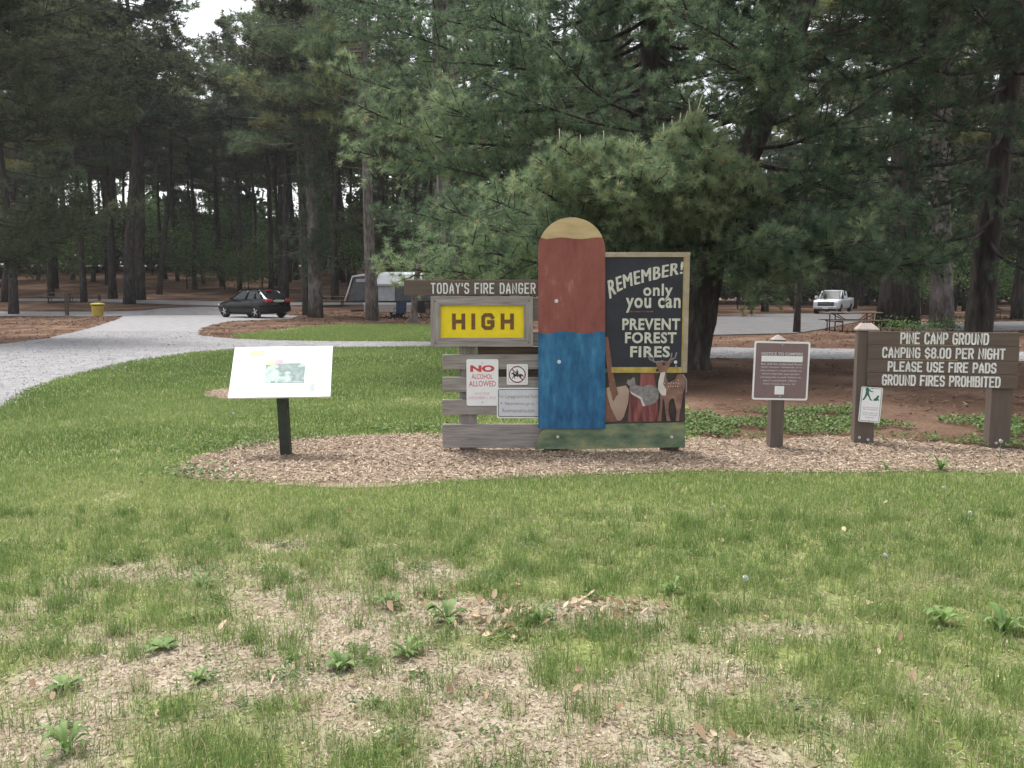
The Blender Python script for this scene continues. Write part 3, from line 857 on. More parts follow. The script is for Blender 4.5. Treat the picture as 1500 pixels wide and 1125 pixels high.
def bolts(parent, spots, d, r, mat=None, name='bolt'):
    for u, v in spots:
        mb = MB().lathe([(r, 0), (r, .003), (r * .55, .006), (r * .5, .006)], 10)
        o = mb.build(name, mat or M['metal'], parent)
        o.rotation_euler = (math.radians(90), 0, 0); o.location = (u, -d, v)

# ------------------------------------------------------------------ fire danger sign (slats, posts, placard)
A0 = gp(820, 662)
PL = Plane(A0)
fd = empty('fire_danger_sign', A0, 0, 'weathered grey slatted fire danger sign with yellow HIGH placard and brown top board', 'sign')
def bx(px0, px1, py0, py1, d):
    a = PL(px0, py1, d); b = PL(px1, py0, d)
    return a[0], b[0], a[1], b[1]
def board(name, px0, px1, py0, py1, d, th, mat, parent, bev=.004):
    u0, u1, v0, v1 = bx(px0, px1, py0, py1, d)
    return MB().box(u0, u1, -d, -d + th, v0, v1).build(name, mat, parent, bev)
for px0, px1 in ((673, 697), (797, 826)):
    u0, u1, v0, v1 = bx(px0, px1, 412, 660, -.045)
    MB().box(u0, u1, .045, .135, -.12, v1).build('post', M['wood_dark'] if px0 > 700 else M['wood_grey_v'], fd, .006)
for py0, py1 in ((436, 470), (486, 507), (519.5, 541), (552.5, 574), (585.5, 607.5), (621.5, 656)):
    board('slat', 648 if py0 > 510 else 655, 800, py0, py1, 0, .036, M['wood_grey'], fd)
board('backing_board', 700, 800, 508, 574, -.038, .006, M['wood_dark'], fd, 0)
tb = board('top_board', 592, 799, 410, 432.5, .03, .028, M['brown_paint'], fd)
mb = MB(); a = PL(632, 429.3, .03); b = PL(783.5, 415.4, .03)
put_strokes(mb, "TODAY'S FIRE DANGER", a[0], b[0], a[1], b[1], .0066, .03, .002, gap=3.0, space=4.6)
mb.build('lettering', M['letter_white'], tb)
# mitred frame round the placard
o4 = PL.poly([(630.7, 434), (781, 434), (781, 508), (630.7, 508)], .045)
i4 = PL.poly([(645, 447.6), (767.5, 447.6), (767.5, 495), (645, 495)], .045)
for k in range(4):
    j = (k + 1) % 4
    g = 0.0012
    MB().prism([o4[k], o4[j], i4[j], i4[k]], -.045, -.002).build('frame_rail', M['wood_grey'] if k % 2 == 0 else M['wood_grey_v'], fd, .003)
u0, u1, v0, v1 = bx(644, 768.5, 446.6, 496, .018)
pc = MB().box(u0, u1, -.018, -.008, v0, v1).build('placard', M['yellow'], fd)
mb = MB(); a = PL(665, 480.5, .018); b = PL(750, 461.5, .018)
put_strokes(mb, 'HIGH', a[0], b[0], a[1], b[1], .0185, .018, .003, gap=4.2)
for x, w in ((665, 0), (690.3, 0), (750, 0), (724.5, 0), (706.6, 0)):   # slab ends of the letters
    pass
mb.build('lettering', M['letter_brown'], pc)
mb = MB()
o5 = PL.poly([(644, 446.6), (768.5, 446.6), (768.5, 496), (644, 496)], .0182)
bolts(fd, [PL(638, 441, .045), PL(774, 441, .045), PL(638, 502, .045), PL(774, 502, .045)], .045, .006, M['metal_dark'])

# ------------------------------------------------------------------ painted display with blackboard
pdz = empty('painted_display_board', A0, 0, 'tall plywood display with black lettered board, painted animals and arched colour panel', 'display board')
Dp = .055
def z8(pts): return [PL(860 + x / 6.25, 500 + y / 6.25, Dp) for x, y in pts]
M['p_russet'] = mat_noise('paint_russet', [(0.25, (0.15, 0.042, 0.036)), (0.42, (0.225, 0.07, 0.057)), (0.6, (0.27, 0.09, 0.072)), (0.72, (0.36, 0.18, 0.15))], 7, 10, 0.6, (1.4, 1, .5), .12, 40, wet=.68)
M['p_tan'] = mat_noise('paint_tan', [(0.3, (0.40, 0.29, 0.15)), (0.6, (0.56, 0.43, 0.24)), (0.75, (0.62, 0.5, 0.3))], 5, 6, 0.6, (.6, 1, 2), .08, 30)
M['p_blue'] = mat_noise('paint_blue', [(0.25, (0.012, 0.05, 0.12)), (0.5, (0.025, 0.125, 0.26)), (0.7, (0.06, 0.22, 0.38)), (0.8, (0.25, 0.38, 0.47))], 8, 10, 0.6, (1.5, 1, .45), .12, 40, wet=.66)
M['p_black'] = mat_noise('paint_black', [(0.3, (0.022, 0.023, 0.032)), (0.7, (0.036, 0.038, 0.05))], 4, 6, 0.6, bump=.06, bscale=30)
M['p_ground'] = mat_noise('paint_meadow', [(0.25, (0.05, 0.075, 0.05)), (0.42, (0.12, 0.165, 0.10)), (0.55, (0.20, 0.235, 0.14)), (0.66, (0.30, 0.30, 0.13)), (0.8, (0.17, 0.16, 0.07))], 7, 6, 0.7, (.55, 1, 1.2), .08, 30)
M['p_dark'] = mat_noise('paint_dusk', [(0.3, (0.03, 0.03, 0.028)), (0.7, (0.085, 0.06, 0.052))], 6, 6, 0.7)
M['p_wood'] = mat_noise('paint_frame_wood', [(0.3, (0.27, 0.21, 0.15)), (0.7, (0.44, 0.37, 0.29))], 7, 6, 0.8, (1, 1, 1), .15, 30)
M['p_ochre'] = flat('paint_ochre', (0.42, 0.32, 0.09), 0.7, 0.2, var=.25)
M['p_grey'] = flat('paint_grey', (0.24, 0.22, 0.22), 0.7, 0.2, var=.3, scale=40)
M['p_pale'] = flat('paint_pale', (0.58, 0.54, 0.51), 0.7, 0.2, var=.15)
M['p_blade'] = mat_noise('paint_shovel', [(0.3, (0.33, 0.23, 0.18)), (0.7, (0.43, 0.32, 0.26))], 4, 4, 0.7)
M['p_brown'] = flat('paint_brown', (0.20, 0.10, 0.072), 0.7, 0.2, var=.25, scale=30)
M['p_deer'] = mat_noise('paint_deer', [(0.3, (0.16, 0.085, 0.062)), (0.55, (0.25, 0.135, 0.105)), (0.75, (0.33, 0.22, 0.18))], 12, 5, .7)
M['p_red'] = mat_noise('paint_red_streak', [(0.35, (0.085, 0.035, 0.035)), (0.5, (0.23, 0.07, 0.065)), (0.7, (0.30, 0.13, 0.12))], 9, 4, 0.7, (3, 1, .4))
# rear legs of the display
for px0, px1 in ((802, 828), (966, 995)):
    u0, u1, v0, v1 = bx(px0, px1, 560, 662, -.03)
    MB().box(u0, u1, .138 if px0 < 900 else -.02, .225 if px0 < 900 else .07, -.12, v1).build('post', M['wood_dark'], pdz, .005)
# lower scene panel and meadow strip
MB().prism(PL.poly([(884, 545.5), (1003.5, 545.5), (1003.5, 622), (884, 622)], Dp), -Dp, -Dp + .018).build('scene_panel', M['p_dark'], pdz)
MB().prism(PL.poly([(784, 658), (787, 645), (793, 632), (800, 627), (850, 624), (900, 621), (950, 620), (1003, 618.5), (1004, 655), (900, 657.5)], Dp + .004), -Dp - .004, -Dp + .014).build('meadow_strip', M['p_ground'], pdz, .002)
# blackboard with its frame
bb = MB().prism(PL.poly([(878, 374), (1003, 374), (1001, 540), (878, 540)], Dp), -Dp + .001, -Dp + .018).build('blackboard', M['p_black'], pdz)
MB().prism(PL.poly([(878, 369.5), (1011.5, 369.5), (1011, 376.5), (878, 376.5)], Dp + .012), -Dp - .012, -Dp + .016).build('frame_rail', M['p_wood'], pdz, .002)
MB().prism(PL.poly([(1003.5, 376.8), (1011, 376.8), (1006.5, 546), (999.5, 546)], Dp + .012), -Dp - .012, -Dp + .016).build('frame_rail', M['p_wood'], pdz, .002)
MB().prism(PL.poly([(1001.6, 377), (1003.3, 377), (999.3, 537.8), (997.9, 537.8)], Dp + .006), -Dp - .006, -Dp).build('frame_strip', M['p_ochre'], pdz)
MB().prism(PL.poly([(896, 538), (999.2, 538), (999, 546.2), (896, 546.2)], Dp + .012), -Dp - .012, -Dp + .016).build('frame_rail', M['p_ochre'], pdz, .002)
# lettering: the top word climbs and shrinks to the right
mb = MB()
tops = [(0, 411), (.12, 406), (.25, 401.5), (.4, 397), (.6, 392), (.8, 387.5), (1, 383)]
bots = [(0, 438), (.12, 428), (.25, 421.5), (.4, 417), (.6, 411.5), (.8, 406), (1, 401)]
def lerp(tab, x): return float(np.interp(x, [t[0] for t in tab], [t[1] for t in tab]))
def warp(x, y, dx=0):
    X = dx + 893.5 + 105.5 * (0.85 * x + .15 * x * x) + y * 3.0 * (1 - x) * -1 + y * 2 * x
    return PL(X, lerp(bots, x) + (lerp(tops, x) - lerp(bots, x)) * y, Dp)
for dx_, dk_ in ((0, 0), (-.75, .0004), (.75, .0008)):
    put_text(mb, 'REMEMBER!', 0, 0, 0, 0, Dp + dk_, .002, 0.0, lambda x, y, dx_=dx_: warp(x, y, dx_), space=1.12)
def btext(s, x0, x1, y0, y1, bold=.03):
    a = PL(x0, y1, Dp); b = PL(x1, y0, Dp)
    put_text(mb, s, a[0], b[0], a[1], b[1], Dp, .002, bold, space=1.1)
btext('only', 942, 985.5, 415.5, 439, .022)
btext('you can', 916.5, 997, 436, 458, .022)
btext('PREVENT', 911.5, 996.5, 466.5, 483.5)
btext('FOREST', 915.5, 991, 486.5, 503)
btext('FIRES', 923, 981.5, 507, 523.5)
mb.build('lettering', M['letter_cream'], pdz)
mb = MB(); a = PL(923, 457.2, Dp); b = PL(957, 455.6, Dp)
mb.box(a[0], b[0], -Dp - .002, -Dp + .001, a[1], b[1]).build('underline', M['p_red'], pdz)
# plain arched colour panel
def arch_x(t): return 52.0 * math.sqrt(max(0, 1 - t * t))
arc = []
for k in range(33):
    an = math.pi * k / 32
    arc.append((837.5 + 49 * math.cos(an), 366 - 47.5 * math.sin(an)))
seg_blue = [(893, 488), (893, 628), (789, 628), (789, 488)]
Da = Dp + .02
def wav(y, x0, x1, amp, ph, n=12):
    return [(x0 + (x1 - x0) * k / n, y + amp * math.sin(ph + k * .9)) for k in range(n + 1)]
edge_low = wav(487, 788.5, 886.5, 1.6, .4)
yt = 349.0
xt = None
ts = [p for p in arc if p[1] <= yt]
xr, xl = ts[0][0], ts[-1][0]
edge_top = wav(yt, xl, xr, 1.2, 1.0)
edge_top[0] = ts[-1]; edge_top[-1] = ts[0]
MB().prism(PL.poly(edge_low + [(886.5, 628), (788.5, 628)], Da), -Da, -Da + .019).build('blue_panel', M['p_blue'], pdz, .0015)
russ = edge_low[::-1] + [p for p in arc[::-1] if p[1] > yt and p[0] < 837.5] + edge_top + [p for p in arc[::-1] if p[1] > yt and p[0] > 837.5]
MB().prism(PL.poly(russ, Da), -Da, -Da + .019).build('russet_panel', M['p_russet'], pdz, .0015)
MB().prism(PL.poly(ts + edge_top, Da), -Da, -Da + .019).build('tan_panel', M['p_tan'], pdz, .0015)
bolts(pdz, [PL(815, 441, Da), PL(819, 530, Da)], Da, .019, M['sign_grey'])
bolts(pdz, [PL(817, 640, Dp + .004), PL(984, 640, Dp + .004)], Dp + .004, .015, M['p_pale'])
bolts(pdz, [PL(989.5, 530.5, Dp + .019)], Dp + .019, .017, M['sign_grey'])
# painted scenery, thin cut-outs on the lower panel
def cut(name, pts, mat, d, parent=pdz):
    return MB().prism(z8(pts), -Dp - d, -Dp - d + .003).build(name, mat, parent)
cut('painted_tree', [(490, 290), (612, 290), (640, 480), (655, 735), (375, 735), (392, 470), (480, 440)], M['p_red'], .002)
cut('painted_rock', [(110, 470), (140, 432), (185, 430), (240, 520), (275, 735), (100, 735), (104, 600)], M['p_brown'], .003)
cut('painted_shovel', [(152, -40), (192, -40), (240, 300), (278, 470), (240, 552), (203, 420)], M['p_brown'], .008)
cut('painted_shovel_blade', [(180, 425), (224, 410), (232, 540), (284, 480), (268, 420), (355, 403), (386, 450), (375, 560), (335, 690), (305, 726), (275, 724), (215, 600), (184, 490)], M['p_blade'], .006)
th = 2 * math.pi / 18
sq = cut('painted_squirrel', [(570 + 88 * math.cos(k * th), 488 + 92 * math.sin(k * th)) for k in range(18)], M['p_grey'], .004)
cut('painted_squirrel_body', [(360, 385), (372, 350), (395, 352), (420, 328), (436, 335), (440, 385), (452, 402), (520, 418), (570, 500), (550, 585), (512, 596), (490, 525), (412, 478), (385, 440), (392, 412)], M['p_grey'], .007)
cut('painted_squirrel_belly', [(388, 452), (415, 470), (498, 512), (512, 550), (532, 588), (508, 594), (488, 530), (410, 484)], M['p_pale'], .009)
dr = cut('painted_deer', [(628, 195), (680, 176), (745, 182), (792, 172), (757, 204), (745, 242), (725, 275), (722, 330), (742, 378), (800, 350), (826, 300), (870, 298), (897, 340), (892, 420), (872, 480), (866, 560), (848, 640), (838, 728), (808, 728), (818, 640), (790, 520), (762, 530), (746, 560), (742, 640), (762, 728), (726, 728), (714, 640), (706, 545), (692, 520), (686, 600), (676, 728), (645, 728), (664, 600), (670, 490), (645, 440), (650, 360), (668, 300), (660, 282), (626, 272), (640, 240)], M['p_deer'], .0155)
cut('painted_deer_chest', [(672, 286), (714, 278), (702, 340), (694, 390), (722, 440), (718, 496), (682, 492), (646, 440), (652, 360)], M['p_pale'], .0175)
mb = MB()
for k, (x, y) in enumerate([(745 + 22 * i, 384 - 6 * (i % 2)) for i in range(5)] + [(740 + 22 * i, 412 - 5 * (i % 2)) for i in range(5)] + [(830, 352), (708, 382)]):
    mb.prism(z8(disc_pts(x, y, 5, 8)), -Dp - .0175, -Dp - .0145)
mb.build('painted_deer_spots', M['p_pale'], pdz)
mb = MB()
for c, r in (((700, 206), 15), ((640, 262), 14)): mb.prism(z8(disc_pts(c[0], c[1], r, 10)), -Dp - .0180, -Dp - .0145)
mb.build('painted_deer_face', M['p_black'], pdz)
mb = MB()
for st in ([(690, 180), (620, 188), (575, 165), (558, 140)], [(612, 186), (600, 150)], [(745, 182), (768, 150), (772, 108)], [(762, 168), (802, 150), (816, 104)], [(800, 240), (812, 215), (830, 260)], [(875, 305), (905, 350), (905, 460)]):
    ribbon(mb, z8(st), .0065, Dp + .0165, .001 + .0003 * len(st))
mb.build('painted_antlers', M['p_grey'], pdz)

# ------------------------------------------------------------------ small metal signs screwed to the slats
def plate(name, label, px0, px1, py0, py1, d, mat, r=.018, plane=PL, rz=0.0, tilt=0.0):
    a = plane(px0, py1, d); b = plane(px1, py0, d)
    w, h = b[0] - a[0], b[1] - a[1]
    c = plane.o + plane.u * ((a[0] + b[0]) / 2) + plane.n * d + Vector((0, 0, (a[1] + b[1]) / 2))
    root = empty(name, c, plane.rz, label, 'sign')
    root.rotation_euler = (0, tilt, plane.rz)
    MB().prism(rrect(-w / 2, w / 2, -h / 2, h / 2, r), -.003, 0).build('plate', mat, root)
    return root, w, h
def tline(mb, s, w, h, x0, x1, y0, y1, d=.003, bold=0.0, depth=.0008):
    """text on a plate; x,y in 0..1 from its top left"""
    put_text(mb, s, -w / 2 + x0 * w, -w / 2 + x1 * w, h / 2 - y1 * h, h / 2 - y0 * h, d, depth, bold)
def rim(root, w, h, inset, wd, r, mat, d=.003, name='border'):
    MB().ring(rrect(-w / 2 + inset, w / 2 - inset, -h / 2 + inset, h / 2 - inset, r), rrect(-w / 2 + inset + wd, w / 2 - inset - wd, -h / 2 + inset + wd, h / 2 - inset - wd, max(.002, r - wd)), -d - .0007, -d + .001).build(name, mat, root)

rt, w, h = plate('metal_sign', 'white metal sign with red NO ALCOHOL ALLOWED lettering on grey slats', 683.5, 730, 526, 594.3, .006, M['sign_white'])
mb = MB(); tline(mb, 'NO', w, h, .12, .88, .13, .275, bold=.05); tline(mb, 'ALCOHOL', w, h, .16, .82, .32, .425, bold=.004); tline(mb, 'ALLOWED', w, h, .08, .92, .465, .585, bold=.004)
mb.build('lettering', M['sign_red'], rt)
mb = MB(); tline(mb, 'EFFECTIVE', w, h, .27, .72, .715, .765); tline(mb, 'DECEMBER 1 2005', w, h, .08, .92, .80, .855)
mb.build('lettering', M['sign_red_faded'], rt)
bolts(rt, [(0, h * .42), (0, -h * .42)], .003, .008)
rt, w, h = plate('metal_sign', 'small square white sign with a rider on horseback inside a barred ring', 742.3, 773.2, 533.5, 563.5, .006, M['sign_white'], .012)
rim(rt, w, h, .017, .0025, .006, M['sign_brown'])
rr_ = w * .40
M['ring_maroon'] = flat('ring_maroon', (0.22, 0.05, 0.07), .5, .3)
MB().ring(disc_pts(0, 0, rr_, 32), disc_pts(0, 0, rr_ * .87, 32), -.0045, -.0025).build('ring', M['ring_maroon'], rt)
mb = MB(); ribbon(mb, [(-rr_ * .62, rr_ * .62), (rr_ * .62, -rr_ * .62)], rr_ * .065, .0036, .0016); mb.build('bar', M['ring_maroon'], rt)
def ic(pts, s, ox=0, oy=0): return [(ox + x * s, oy + y * s) for x, y in pts]
horse = [(-.62, .16), (-.74, .10), (-.70, .02), (-.55, .06), (-.48, -.05), (-.46, -.22), (-.62, -.38), (-.60, -.50), (-.54, -.50), (-.50, -.38), (-.38, -.28), (-.34, -.52), (-.26, -.52), (-.28, -.24), (.1, -.22), (.30, -.26), (.36, -.40), (.52, -.54), (.58, -.48), (.46, -.34), (.50, -.12), (.62, -.22), (.72, -.34), (.74, -.16), (.60, .02), (.40, .06), (.12, .02), (-.2, .02), (-.36, .14), (-.44, .26), (-.50, .30), (-.54, .22)]
mb = MB(); mb.prism(ic(horse, rr_ * 1.0), -.0042, -.0025)
rider = [(-.14, .02), (-.10, .30), (-.16, .34), (-.08, .42), (-.06, .62), (.02, .62), (.04, .44), (.12, .30), (.14, .02), (.06, -.30), (-.02, -.30)]
mb.prism(ic(rider, rr_), -.0046, -.0024); mb.build('horse_symbol', M['sign_black'], rt)
rt, w, h = plate('metal_sign', 'white bordered campground and shelter reservations sign below the horse sign', 727.8, 795.3, 568, 612.5, .012, M['sign_white'], .018)
MB().prism(rrect(-w / 2 + .016, w / 2 - .016, -h / 2 + .016, h / 2 - .016, .012), -.0042, -.0025).build('face_panel', M['sign_grey'], rt)
rim(rt, w, h, .013, .0065, .016, M['sign_black'], .0036)
mb = MB(); tline(mb, 'For Campground and Shelter', w, h, .05, .95, .22, .37, .0042); tline(mb, 'Reservations go to', w, h, .18, .81, .46, .60, .0042); tline(mb, 'Reserveamerica.com', w, h, .12, .82, .68, .81, .0042)
mb.build('lettering', M['sign_text_grey'], rt)
bolts(rt, [(-w * .40, 0), (w * .40, 0)], .0042, .006, M['sign_black'])

# ------------------------------------------------------------------ notice to campers
N0 = gp(1138, 657.5)
PN = Plane(N0, math.radians(1.5))
npost = empty('sign_post', N0, PN.rz, 'short brown wooden post with pointed top holding the notice to campers', 'post')
MB().box(-.066, .066, .012, .135, -.15, PN(1142, 498, -.02)[1]).build('shaft', M['brown_post'], npost, .006)
zt = PN(1142, 498, -.02)[1]
MB().loft([[(-.066, .012, zt + .0015), (.066, .012, zt + .0015), (.066, .135, zt + .0015), (-.066, .135, zt + .0015)], [(-.006, .068, zt + .05), (.006, .068, zt + .05), (.006, .078, zt + .05), (-.006, .078, zt + .05)]]).build('cap', M['concrete'], npost)
rt, w, h = plate('notice_board', 'maroon brown notice to campers with pale rim on a wooden post', 1102, 1186.3, 500.2, 586, .004, M['sign_white'], .02, PN, tilt=math.radians(1.2))
MB().prism(rrect(-w / 2 + .018, w / 2 - .018, -h / 2 + .018, h / 2 - .018, .014), -.0045, -.0025).build('face_panel', M['sign_brown'], rt)
mb = MB(); tline(mb, 'NOTICE TO CAMPERS', w, h, .135, .875, .185, .232, .0045, .015)
for k, (s, x0, x1) in enumerate((('fee will be collected from', .13, .87), ('each camper. However, it is', .14, .86), ("the camper's responsibility to", .13, .87), ('ensure that the appropriate', .16, .83), ('camping fee is paid. Failure to', .13, .86), ('pay is a punishable offense.', .19, .80))):
    tline(mb, s, w, h, x0, x1, .365 + .0575 * k, .40 + .0575 * k, .0045)
tline(mb, 'State Statute Section 10', w, h, .19, .76, .712, .735, .0045)
mb.build('lettering', M['sign_grey'], rt)
mb = MB(); mb.box(-w * .365, w * .375, -.0055, -.004, h * (.5 - .345), h * (.5 - .245)); mb.build('cover_strip', M['sign_white'], rt)
mb = MB(); mb.box(-w * .10, w * .07, -.0055, -.004, -h * .405, -h * .26); mb.build('sticker', M['sign_white'], rt)
bolts(rt, [(0, h * .44), (0, -h * .44)], .0046, .006)

# ------------------------------------------------------------------ brown campground sign
Lp, Rp = gp(1266, 651), gp(1462, 658)
yaw = math.atan2(Rp.y - Lp.y, Rp.x - Lp.x)
PC = Plane(Lp, yaw)
cs = empty('campground_sign', Lp, yaw, 'long brown plank sign on two posts lettered PINE CAMP GROUND', 'sign')
def cbox(px0, px1, py0, py1, d):
    ym = (py0 + py1) / 2
    a = PC(px0, ym, d); b = PC(px1, ym, d)
    return a[0], b[0]
pw = .195
ztop = PC(1275, 485, 0)[1]
MB().box(-pw / 2 - .008, pw / 2 - .008, .0, pw, -.2, ztop - .0).build('post', M['brown_post'], cs, .008)
c = -.008
MB().loft([[(c - pw / 2 - .012, -.012, ztop + .001), (c + pw / 2 + .012, -.012, ztop + .001), (c + pw / 2 + .012, pw + .012, ztop + .001), (c - pw / 2 - .012, pw + .012, ztop + .001)],
           [(c - pw / 2 - .012, -.012, ztop + .018), (c + pw / 2 + .012, -.012, ztop + .018), (c + pw / 2 + .012, pw + .012, ztop + .018), (c - pw / 2 - .012, pw + .012, ztop + .018)],
           [(c - .06, pw / 2 - .05, ztop + .075), (c + .05, pw / 2 - .05, ztop + .075), (c + .05, pw / 2 + .06, ztop + .075), (c - .06, pw / 2 + .06, ztop + .075)]]).build('post_cap', M['concrete'], cs, .004)
u_r0 = PC(1449, 640, 0)[0]; u_r1 = PC(1480, 640, 0)[0]
MB().box(u_r0, u_r1, .0, pw, -.2, PC(1460, 492, 0)[1]).build('post', M['brown_post'], cs, .008)
uL = PC(1271.5, 520, .045)[0]; uR = PC(1493, 520, .045)[0]
vT = PC(1380, 486.3, .045)[1]; vB = PC(1380, 567.5, .045)[1]
rows = [("PINE CAMP GROUND", 1320, 1447.5, 488.7, 503.5), ("CAMPING $8.00 PER NIGHT", 1293.5, 1471.5, 510.7, 524.3), ("PLEASE USE FIRE PADS", 1301.5, 1458.5, 531.6, 544.4), ("GROUND FIRES PROHIBITED", 1293, 1464.5, 551.3, 565)]
cuts = [vT, PC(1380, 506, .045)[1], PC(1380, 527.5, .045)[1], PC(1380, 547.3, .045)[1], vB]
for k, (s, x0, x1, y0, y1) in enumerate(rows):
    pl = MB().box(uL + .004 * (k % 2), uR - .006 * ((k + 1) % 2), -.045, -.002, cuts[k + 1] + .0016, cuts[k] - .0016).build('plank', M['brown_paint'], cs, .003)
    mb = MB(); a = PC(x0, (y0 + y1) / 2, .045); b = PC(x1, (y0 + y1) / 2, .045)
    zc = (PC((x0 + x1) / 2, y0, .045)[1], PC((x0 + x1) / 2, y1, .045)[1])
    put_strokes(mb, s, a[0], b[0], zc[1], zc[0], .0082, .045, .002, gap=2.5, space=4.0)
    mb.build('lettering', M['letter_white'], pl)
for z_, a_ in ((cuts[1], .1), (cuts[2], .04)):
    MB().box(uL + .2 + a_, uL + .85, -.0462, -.044, z_ - .0016, z_ + .0022).build('scuffed_edge', M['p_ochre'], cs)
bolts(cs, [(-.05, .07), (.035, .05), ((u_r0 + u_r1) / 2 - .03, .06)], .0, .015, M['metal'])
Dsp = Plane(Lp, yaw)
rt, w, h = plate('metal_sign', 'white sign with a person and dog symbol on the left brown post', 1258.3, 1292.2, 567.5, 618, .050, M['sign_white'], .014, Dsp, tilt=math.radians(3.0))
rim(rt, w, h, .009, .0045, .010, M['sign_green'])
mb = MB()
man = [(-.30, .30), (-.34, .42), (-.24, .48), (-.14, .44), (-.02, .34), (.12, .30), (.12, .27), (-.04, .28), (-.14, .33), (-.12, .18), (-.04, -.02), (.02, -.16), (.10, -.18), (.10, -.22), (-.03, -.22), (-.12, -.04), (-.20, .08), (-.26, -.06), (-.36, -.22), (-.46, -.22), (-.36, -.04), (-.32, .12)]
mb.prism(ic(man, w * .85, -w * .02, h * .23), -.0044, -.0025)
mb.prism(disc_pts(-w * .22, h * .395 + w * .11, w * .06, 12), -.0044, -.0025)
mb.build('person_symbol', M['sign_green'], rt)
mb = MB()
dog = [(.14, -.22), (.36, -.22), (.38, -.14), (.42, -.22), (.46, -.22), (.40, -.02), (.46, .02), (.44, .08), (.38, .10), (.34, .08), (.26, -.06), (.18, -.10)]
mb.prism(ic(dog, w * .85, -w * .02, h * .23), -.0044, -.0025)
mb.build('dog_symbol', M['sign_green'], rt)
mb = MB()
for s, x0, x1, y in (('ALL PETS MUST BE', .15, .85, .565), ('KEPT ON A LEASH', .16, .84, .62), ('PLEASE CLEAN UP', .15, .85, .72), ('AFTER YOUR PETS', .15, .85, .78), ('THANK YOU', .3, .7, .85)):
    tline(mb, s, w, h, x0, x1, y, y + .032)
mb.build('lettering', M['sign_text_grey'], rt)
bolts(rt, [(0, h * .455), (0, -h * .455)], .003, .005, M['metal_dark'])

# ------------------------------------------------------------------ slanted interpretive panel
I0 = gp(420, 667)
yb = I0.y
ip = empty('interpretive_panel', I0, 0, 'slanted white information panel on a single dark metal post', 'information panel')
def on(px, py, Y):
    p = at(px, py, Y); return p - I0
bl, br, tr, tl = on(333.8, 583, yb - .16), on(483.8, 580.6, yb - .16), on(487.4, 506.8, yb + .24), on(344, 508.6, yb + .24)
un = (br - bl).cross(tl - bl).normalized()
tlc = lambda a, b, k=0.0: bl + (br - bl) * a + (tl - bl) * b + (tr - tl - br + bl) * (a * b) + un * k
M['panel_white'] = flat('panel_white', (0.86, 0.87, 0.88), 0.3, 0.5, var=.015)
MB().loft([[tuple(tlc(a, b, 0)) for a, b in ((0, 0), (1, 0), (1, 1), (0, 1))], [tuple(tlc(a, b, -.02)) for a, b in ((0, 0), (1, 0), (1, 1), (0, 1))]]).build('panel', M['panel_white'], ip, .003)
def patch(name, a0, a1, b0, b1, k, mat):
    MB().loft([[tuple(tlc(a, b, k)) for a, b in ((a0, b0), (a1, b0), (a1, b1), (a0, b1))], [tuple(tlc(a, b, k - .0012)) for a, b in ((a0, b0), (a1, b0), (a1, b1), (a0, b1))]]).build(name, mat, ip)
M['pic'] = mat_noise('printed_picture', [(0.25, (0.36, 0.42, 0.42)), (0.45, (0.20, 0.27, 0.25)), (0.56, (0.50, 0.62, 0.55)), (0.7, (0.27, 0.38, 0.31))], 6, 4, 0.35, (1, 1, 1))
M['pic_y'] = flat('print_pale_yellow', (0.72, 0.69, 0.34), .4, .4, var=.05)
M['pic_p'] = flat('print_pink', (0.72, 0.42, 0.48), .4, .4, var=.2)
M['pic_o'] = mat_noise('print_ochre', [(0.3, (0.55, 0.47, 0.30)), (0.6, (0.80, 0.76, 0.62))], 40, 3, .4)
M['pic_l'] = flat('print_line', (0.42, 0.46, 0.46), .4, .4, var=.1)
patch('picture', .335, .735, .265, .66, .001, M['pic'])
patch('picture', .43, .51, .64, .73, .0022, M['pic_p'])
patch('picture', .34, .43, .63, .70, .0023, M['pic_y'])
patch('picture', .76, .93, .37, .49, .001, M['pic_o'])
patch('picture', .16, .31, .80, .92, .001, M['pic_y'])
patch('picture', .795, .845, .10, .25, .001, M['pic_l'])
for a0, a1, b in ((.36, .9, .775), (.10, .28, .135), (.50, .72, .285), (.74, .82, .325)):
    patch('printed_line', a0, a1, b, b + .012, .0014, M['pic_l'])
pm = (bl + br) / 2
zb = tlc(.5, .5, 0).z
MB().loft([[(-.047, -.047, -.12), (.047, -.047, -.12), (.047, .047, -.12), (-.047, .047, -.12)], [(-.077, -.047, .665), (.017, -.047, .665), (.017, .047, .735), (-.077, .047, .735)]]).build('post', M['metal_dark'], ip, .004)
c0 = tlc(.57, .5, -.024)
MB().box(c0.x - .12, c0.x + .12, .045, .10, c0.z - .085, c0.z - .05).build('bracket', M['metal_dark'], ip)
# ------------------------------------------------------------------ vehicles
M['car_black'] = flat('car_paint_black', (0.004, 0.0045, 0.006), 0.12, 0.32, var=.2)
M['car_white'] = flat('car_paint_white', (0.66, 0.68, 0.72), 0.25, 0.5, var=.03)
M['glass'] = flat('glass_dark', (0.012, 0.015, 0.018), 0.12, 0.3, var=.2)
M['tyre'] = flat('tyre', (0.02, 0.02, 0.02), 0.9, 0.1, var=.2)
M['rim'] = flat('rim_alloy', (0.42, 0.42, 0.43), 0.35, 0.5, metal=0.7)
M['red_lamp'] = flat('red_lamp', (0.50, 0.015, 0.03), 0.2, 0.6, var=.15)
M['clear_lamp'] = flat('clear_lamp', (0.75, 0.75, 0.75), 0.15, 0.6, var=.05)
M['trim'] = flat('trim_black', (0.025, 0.025, 0.027), 0.6, 0.3, var=.2)
M['chrome'] = flat('chrome', (0.6, 0.6, 0.62), 0.2, 0.5, metal=0.9)
M['numberplate'] = flat('numberplate', (0.42, 0.48, 0.36), 0.4, 0.4)

